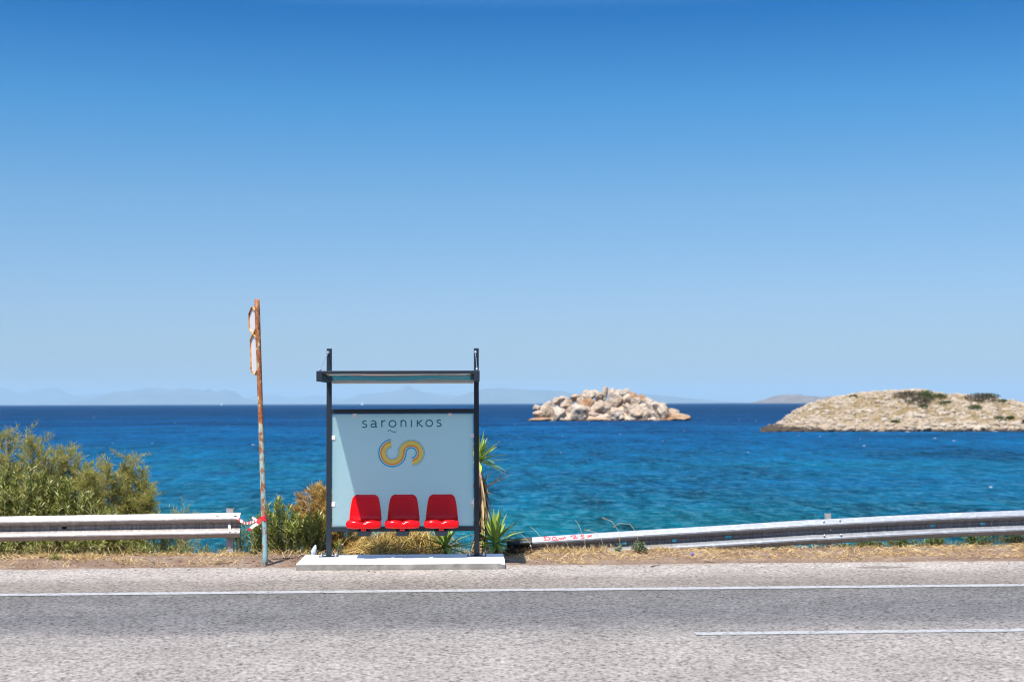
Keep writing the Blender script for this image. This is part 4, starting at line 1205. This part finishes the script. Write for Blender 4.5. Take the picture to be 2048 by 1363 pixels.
for tx, ty, w in [(975, 873, .030), (968, 868, .028), (982, 875, .032), (986, 885, .03), (1001, 881, .030), (992, 905, .032), (990, 925, .034), (960, 866, .03), (948, 868, .03), (935, 880, .03), (930, 900, .03), (926, 920, .03), (972, 895, .028), (980, 898, .028), (940, 872, .03), (955, 862, .03)]:
    tip = P(tx, ty, 18.5 + rg.uniform(-.25, .2)) - yb; c = crown_c + rv(rg, .018); yleaf(lf, c, tip - c, (tip - c).length, w, rg.uniform(-.02, .05))
rosette(lf, crown_c + Vector((.02, .05, 0)), 30, .38, .028, rg, -.5)
lf.build("leaves", M['yucca'], yu)
dl = MB()
for tx, ty, w in [(1021, 933, .026), (1027, 946, .024), (986, 936, .022), (975, 945, .02), (1000, 958, .02), (984, 987, .025)]:
    tip = P(tx, ty, 18.45 + rg.uniform(-.1, .1)) - yb; c = low_c + rv(rg, .02); yleaf(dl, c, tip - c, (tip - c).length, w, .0)
for _ in range(190):
    t = rg.random(); c = low_c.lerp(Vector((.01, 0, .25)), t) if rg.random() < .75 else low_c.lerp(crown_c, rg.random() * .8); a = rg.uniform(0, 6.28)
    d = Vector((math.cos(a) * .42, math.sin(a) * .42, -1)); yleaf(dl, c, d, rg.uniform(.2, .46), rg.uniform(.014, .026), 0)
dl.build("dead_leaves", M['yucca_dry'], yu)
yb = gpt(992, 18.27)
yu = thing("yucca_plant", "green spiky yucca rosette at the plinth's right end, beside the black rail end", "yucca", yb); lf = MB()
c0 = P(991, 1086, 18.27) - yb
for tx, ty, w, y in [(987, 1013, .044, 18.22), (997, 1016, .04, 18.32), (1007, 1032, .034, 18.27), (978, 1025, .034, 18.32), (963, 1030, .038, 18.17), (958, 1048, .04, 18.12), (955, 1068, .036, 18.12), (1040, 1036, .030, 18.17), (1034, 1058, .03, 18.32), (1038, 1066, .036, 18.12),
                     (1010, 1117, .062, 17.94), (982, 1112, .05, 18.02), (962, 1098, .04, 18.07), (952, 1088, .036, 18.22), (1020, 1098, .04, 18.12), (970, 1045, .034, 18.42), (1015, 1050, .03, 18.47), (1028, 1084, .03, 18.32), (999, 1040, .04, 18.02), (984, 1040, .04, 18.02)]:
    tip = P(tx, ty, y) - yb; c = c0 + rv(rg, .015); yleaf(lf, c, tip - c, (tip - c).length, w, .04 if ty < 1090 else .0)
rosette(lf, c0 + Vector((0, .03, 0)), 20, .46, .036, rg, -.3)
lf.build("leaves", M['yucca'], yu)
mb = MB(); mb.tube([(0, 0, -.1), c0], [.05, .035], 8); mb.build("trunk", M['bark'], yu, True)
yb = gpt(892, 18.22)
yu = thing("yucca_plant", "green yucca rosette under the right seat, behind the plinth", "yucca", yb); lf = MB()
c0 = P(891, 1094, 18.22) - yb
for tx, ty, w, y in [(840, 1070, .028, 18.12), (858, 1064, .03, 18.17), (866, 1052, .032, 18.22), (880, 1048, .03, 18.22), (892, 1046, .03, 18.32), (903, 1048, .03, 18.32), (912, 1056, .03, 18.22), (926, 1066, .03, 18.17), (945, 1078, .03, 18.12), (948, 1090, .028, 18.02), (850, 1098, .03, 18.02), (846, 1106, .028, 18.02), (880, 1110, .032, 17.92), (906, 1110, .032, 17.92), (930, 1100, .03, 17.92), (872, 1062, .03, 18.02), (902, 1062, .03, 18.02)]:
    tip = P(tx, ty, y) - yb; c = c0 + rv(rg, .015); yleaf(lf, c, tip - c, (tip - c).length, w, .05)
rosette(lf, c0 + Vector((0, .02, 0)), 18, .42, .030, rg, -.3)
lf.build("leaves", M['yucca'], yu)
mb = MB(); mb.tube([(0, 0, -.1), c0], [.045, .03], 8); mb.build("trunk", M['bark'], yu, True)

# small plants
def cushion(px, y, w, h, n, L, wd, mk, label, seed, name="low_shrub", group=None):
    rg = random.Random(seed); base = gpt(px, y); g = thing(name, label, "plant", base, 0, group); mb, st = MB(), MB()
    for k in range(n // 12):
        a = rg.uniform(0, 6.28); q = rg.random() ** .5
        tip = Vector((math.cos(a) * q * w * .5, math.sin(a) * q * w * .35, h * (1 - .6 * q * q) * rg.uniform(.6, 1.05))); st.tube([(0, 0, -.02), tip * .5 + Vector((0, 0, h * .1)), tip], [.005, .004, .002], 4, caps=False)
        for _ in range(12):
            p = tip * rg.uniform(.45, 1.02) + rv(rg, L * .35); mb.leaf(p, (tip.normalized() * .6 + rv(rg, .6)), Vector((0, 0, 1)), L * rg.uniform(.7, 1.2), wd, 0, .15)
    mb.build("foliage", M[mk], g); st.build("stem", M['twig'], g); return g
cushion(1277, 18.0, .22, .16, 420, .035, .016, 'grey_leaf', "small grey green woolly shrub in the straw before the sloping rail", 51)
cushion(1237 , 17.99, .10, .09, 130, .030, .014, 'grey_leaf', "smaller grey green tuft left of the woolly shrub", 52)
GG = "green ground cover beyond the sloping rail"
for k, (px, w, h, lab) in enumerate([(1735, .55, .26, "leftmost mound of green ground cover, right of the rail post"), (1800, .6, .30, "fuller mound of green ground cover under the rail's cut slots"), (1870, .5, .22, "low thin mound of ground cover with sea showing above"), (1950, .6, .34, "tallest green mound, near the photo's right edge"), (2030, .6, .36, "browner green mound at the photo's right edge"), (2110, .6, .34, "green mound cut off by the photo's right edge"), (1690, .3, .14, "small sprig of green just beside the rail post")]):
    cushion(px, 18.95 + .05 * (k % 2), w, h, 700 if w > .4 else 250, .04, .015, 'ground_leaf', lab, 60 + k, "ground_cover", GG)
yf = cushion(1560, 18.85, .16, .17, 130, .035, .014, 'ground_leaf', "small dark plant with a yellow flower under the sloping rail", 71, "flowering_plant")
mb = MB()
for k in range(10): a = k * .628; mb.leaf(Vector((0, -.03, .19)), Vector((math.cos(a), math.sin(a) * .6, .35)), Vector((0, 0, 1)), .024, .012)
mb.build("flower", M['petal'], yf)
cushion(116, 17.35, .20, .07, 170, .045, .008, 'ground_leaf', "small olive tuft on the bare soil below the straight rail", 72, "grass_tuft")

# ------------------------------------------------------------------ dry grass
def scatter(mb, n, u0, u1, v0, v1, dens, L, flat, rg, w=(.003, .006)):
    k = 0
    while k < n:
        u, v = rg.uniform(u0, u1), rg.uniform(v0, v1)
        if dens(u, v) < rg.random(): k += .15; continue
        x, y = road_xy(u, v)
        if -2.55 < x < -.08 and 16.3 < y < 17.5: k += .15; continue
        p = Vector((x, y, ground_z(x, y) + .004)); a = rg.uniform(0, 6.28); el = rg.uniform(*flat); l = rg.uniform(*L)
        d = Vector((math.cos(a) * math.cos(el), math.sin(a) * math.cos(el), math.sin(el)))
        e = p + d * l; m_ = p.lerp(e, .55) + Vector((0, 0, l * .12)); e.z -= l * .08
        mb.blade([p, m_, e], rg.uniform(*w)); k += 1
rg = random.Random(5); mb = MB()
def dr(u, v):
    e = 17.25 + .22 * nz(u * .9, 4) + .12 * nz(u * 2.7, 6)
    if v < e: return .10 * max(0, 1 - (e - v) / .3)
    return .55 + .6 * nz(u * 2.2, v * 2.2)
scatter(mb, 15000, -.1, 9.5, 16.8, 18.9, dr, (.03, .13), (.0, .6), rg)
scatter(mb, 1500, -.1, 9.5, 18.3, 18.95, lambda u, v: .7, (.08, .22), (.5, 1.3), rg)
def dl_(u, v): return max(0, .42 * (nz(u * 1.6, v * 2.4, 2) + .28) + (.35 if v > 17.9 else .04))
scatter(mb, 9500, -9, -2.4, 17.0, 18.9, dl_, (.03, .12), (.0, .7), rg)
scatter(mb, 800, -9, -2.4, 18.2, 18.8, lambda u, v: .6, (.08, .24), (.5, 1.3), rg)
scatter(mb, 500, -2.3, 0, 17.55, 18.3, lambda u, v: .8, (.05, .16), (.2, 1.2), rg)
tag(mb.build("dry_grass", M['straw']), "straw coloured dry grass along the road verge", "dry grass", None, "stuff")
mb = MB()
scatter(mb, 1700, -9.5, 0, 16.95, 18.4, lambda u, v: .5 + .8 * nz(u * 1.3, v * 2, 11), (.02, .09), (.0, .45), rg, (.004, .010))
tag(mb.build("plant_litter", leafy('brown_litter', [(0, (.05, .03, .02)), (.6, (.13, .08, .05)), (1, (.25, .17, .10))], .9, .05, .1)), "brown dead stems and leaf litter on the verge soil", "litter", None, "stuff")
# tufts that stand as heaps
mb = MB()
for px, y, n in ((180, 17.55, 160), (170, 17.35, 110), (250, 17.3, 110), (90, 17.9, 60), (470, 17.75, 80), (1130, 18.02, 160), (1170, 18.02, 120), (1200, 18.02, 140), (1320, 18.05, 120), (1105, 18.05, 90)):
    c = gpt(px, y)
    for _ in range(n):
        f = c + Vector((rg.gauss(0, .09), rg.gauss(0, .05), 0)); d = Vector((rg.gauss(0, .5), rg.gauss(0, .5), rg.uniform(.15, .9))).normalized(); l = rg.uniform(.05, .13)
        mb.blade([f, f + d * l * .6 + Vector((0, 0, .01)), f + d * l - Vector((0, 0, .01))], .005)
tag(mb.build("matted_grass", M['straw']), "matted heaps of dead straw on the verge", "dry grass", None, "stuff")
mb = MB()
for _ in range(700):
    c = gpt(rg.uniform(1012, 1062), rg.uniform(17.75, 18.2)); d = Vector((rg.gauss(0, .6), rg.gauss(0, .6), rg.uniform(.1, .8))).normalized(); l = rg.uniform(.03, .11)
    mb.blade([c, c + d * l * .6 + Vector((0, 0, .012)), c + d * l], .006)
tag(mb.build("burnt_grass", M['burnt']), "blackened burnt grass at the foot of the rail's black end", "burnt grass", None, "stuff")
# tall seeding stalks before the sloping rail
stalks = [([(1172, 1094), (1168, 1075), (1158, 1050), (1150, 1038)], "thin bent grass stalk in front of the sprayed letters' right end", 0), ([(1208, 1098), (1203, 1078), (1192, 1064), (1170, 1058.5)], "short seeding grass stalk left of the two tallest ones", 1),
          ([(1240, 1092), (1238, 1062), (1224, 1042), (1205, 1035)], "tallest seeding grass stalk with a hooked head", 1), ([(1278, 1090), (1274, 1066), (1260, 1047), (1238, 1046), (1228, 1052)], "tall arching grass stalk right above the woolly shrub", 1),
          ([(1102, 1098), (1088, 1080), (1070, 1060), (1060, 1052)], "thin straight grass stalk over the black rail end", 0), ([(1139, 1098), (1134, 1085), (1128, 1076)], "short bare grass stalk under the sprayed letters", 0),
          ([(1065, 1100), (1060, 1086), (1045, 1070), (1037, 1063)], "pale grass stalk leaning left over the black rail end", 0), ([(1430, 1102), (1429, 1090), (1428, 1077)], "single upright stalk before the middle of the sloping rail", 0)]
pale_straw = plain('pale_straw', (.46, .40, .24), .7, 0, .2, .1)
for pp, lab, head in stalks:
    b = gpt(pp[0][0], 18.08); mb = MB(); pts = [P(a, c, 18.08) for a, c in pp]; pts[0] = b + Vector((0, 0, -.01))
    g = thing("grass_stalk", lab, "grass stalk", b, 0, "tall grass stalks before the sloping rail")
    mb.tube([p - b for p in pts], [.0022] * (len(pts) - 1) + [.0013], 5); mb.build("stalk", pale_straw, g)
    if head:
        hd = MB()
        for _ in range(26):
            t = rg.uniform(0, 1); p = pts[-1].lerp(pts[-2], t * .5) - b; hd.leaf(p, (pts[-1] - pts[-2]).normalized() + rv(rg, .45), Vector((0, 0, 1)), .028, .006)
        hd.build("seed_head", pale_straw, g)

# pebbles, twigs and litter on the verge
mb = MB()
for k in range(520):
    u = rg.uniform(-9, 9.5); v = rg.gauss(16.95, .28); x, y = road_xy(u, v)
    if v < 16.2 or v > 18.2 or (-2.55 < x < -.08 and 16.3 < y < 17.5): continue
    r = rg.choice((.004, .005, .006, .008, .013)) * rg.uniform(.8, 1.2)
    vs, fs = stone((x, y, max(.014, ground_z(x, y)) + r * .3), (r * 1.3, r, r * .7), 5000 + k, 1, 7, .1); mb.add(vs, fs)
tag(mb.build("pebbles", plain('pebble', (.22, .185, .155), .9, 0, .2, .35, 40)), "small pale pebbles along the asphalt's ragged edge", "pebbles", None, "stuff")
for pp, y, lab in (([(1302, 1138), (1312, 1135.5), (1323, 1134)], 16.6, "short dark twig lying on the pale shoulder right of the plinth"), ([(1408, 1124.5), (1418, 1125), (1427, 1127.5)], 17.1, "curved dark twig at the straw's edge, before the sloping rail"),
                   ([(425, 1131), (440, 1132.5), (455, 1131), (463, 1126)], 17.05, "crooked twig on the bare soil left of the rusty pole"), ([(545, 1128), (565, 1126), (588, 1122)], 17.3, "dark stick lying between the pole and the plinth")):  # the last one is the pole's cast shadow, added as a dark strip
    pts = []
    for a, b in pp:
        q = P(a, b, y); yy = (H - .02) * (y) / max(.2, (H - q.z)) if False else y
        x = q.x; pts.append(Vector((x, y + (pp[0][1] - b) * .03, max(.016, ground_z(x, y + (pp[0][1] - b) * .03)) + .008)))
    mb = MB(); mb.tube(pts, [.007] + [.006] * (len(pts) - 2) + [.003], 6); tag(mb.build("twig", M['twig']), lab, "twig", "twigs dropped on the verge")
p = gpt(627, 17.6); mb = MB(); mb.tube([p + Vector((0, 0, 0)), p + Vector((.005, 0, .06)), p + Vector((.02, 0, .11)), p + Vector((.03, .01, .15))], [.03, .034, .026, .006], 8)
tag(mb.build("plastic_scrap", plain('pale_blue_plastic', (.42, .55, .62), .3)), "pale blue scrap of plastic standing behind the plinth's left end", "litter")
p = gpt(1383, 17.75, .012); mb = MB(); mb.tube([p, p + Vector((0, -.004, .014))], [.018, .016], 12)
tag(mb.build("bottle_cap", plain('blue_plastic', (.03, .07, .5), .3)), "small blue bottle cap in the straw before the sloping rail", "litter")

# ------------------------------------------------------------------ haze
bm = bmesh.new()
x0, x1, y0, y1, z0, z1 = -42000, 42000, -700, 64000, -8.0, 640
mb = MB(); mb.box(x0, x1, y0, y1, z0, z1)
hm = bpy.data.materials.new("sea_haze"); hm.use_nodes = True; nt = hm.node_tree
for n_ in list(nt.nodes):
    if n_.type != 'OUTPUT_MATERIAL': nt.nodes.remove(n_)
pv = nt.nodes.new("ShaderNodeVolumePrincipled")
pv.inputs["Color"].default_value = (.435, .665, .86, 1); pv.inputs["Density"].default_value = 3.5e-5; pv.inputs["Density Attribute"].default_value = ""
nt.links.new(pv.outputs[0], [n_ for n_ in nt.nodes if n_.type == 'OUTPUT_MATERIAL'][0].inputs["Volume"])
hz = mb.build("haze", hm); hz["kind"] = "stuff"

# ------------------------------------------------------------------ light
L = Vector((.48, 1.0, -2.03)).normalized()          # direction the sunlight travels
sd = bpy.data.lights.new("sun", 'SUN'); sd.energy = 5.0; sd.angle = R(.53); sd.color = (1, .955, .90)
sun = bpy.data.objects.new("sun", sd); COL.objects.link(sun)
sun.rotation_euler = L.to_track_quat('-Z', 'Y').to_euler()
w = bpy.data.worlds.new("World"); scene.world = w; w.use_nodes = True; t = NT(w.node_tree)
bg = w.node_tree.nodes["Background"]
sky = t.n("ShaderNodeTexSky"); sky.sky_type = 'NISHITA'; sky.sun_disc = False
S = -L
sky.sun_elevation = math.asin(S.z); sky.sun_rotation = math.atan2(S.x, S.y)
sky.altitude = 0; sky.air_density = 1.0; sky.dust_density = .4; sky.ozone_density = 3.0
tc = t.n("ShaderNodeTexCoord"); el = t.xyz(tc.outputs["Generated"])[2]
# the polarised, deepened blue of the photographed sky, by elevation; unseen sky above is kept brighter to fill shade
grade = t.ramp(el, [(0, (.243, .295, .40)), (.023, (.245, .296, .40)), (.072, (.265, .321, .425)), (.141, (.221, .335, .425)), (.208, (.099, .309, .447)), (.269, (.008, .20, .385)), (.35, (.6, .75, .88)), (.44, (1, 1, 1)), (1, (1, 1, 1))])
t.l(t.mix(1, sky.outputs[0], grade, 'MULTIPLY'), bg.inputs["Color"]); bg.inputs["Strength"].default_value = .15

scene.view_settings.view_transform = 'Standard'; scene.view_settings.look = 'None'
scene.view_settings.exposure = .90; scene.view_settings.gamma = 1
scene.cycles.filter_width = 1.15; scene.cycles.max_bounces = 6; scene.cycles.use_denoising = True
scene.cycles.sample_clamp_indirect = 6
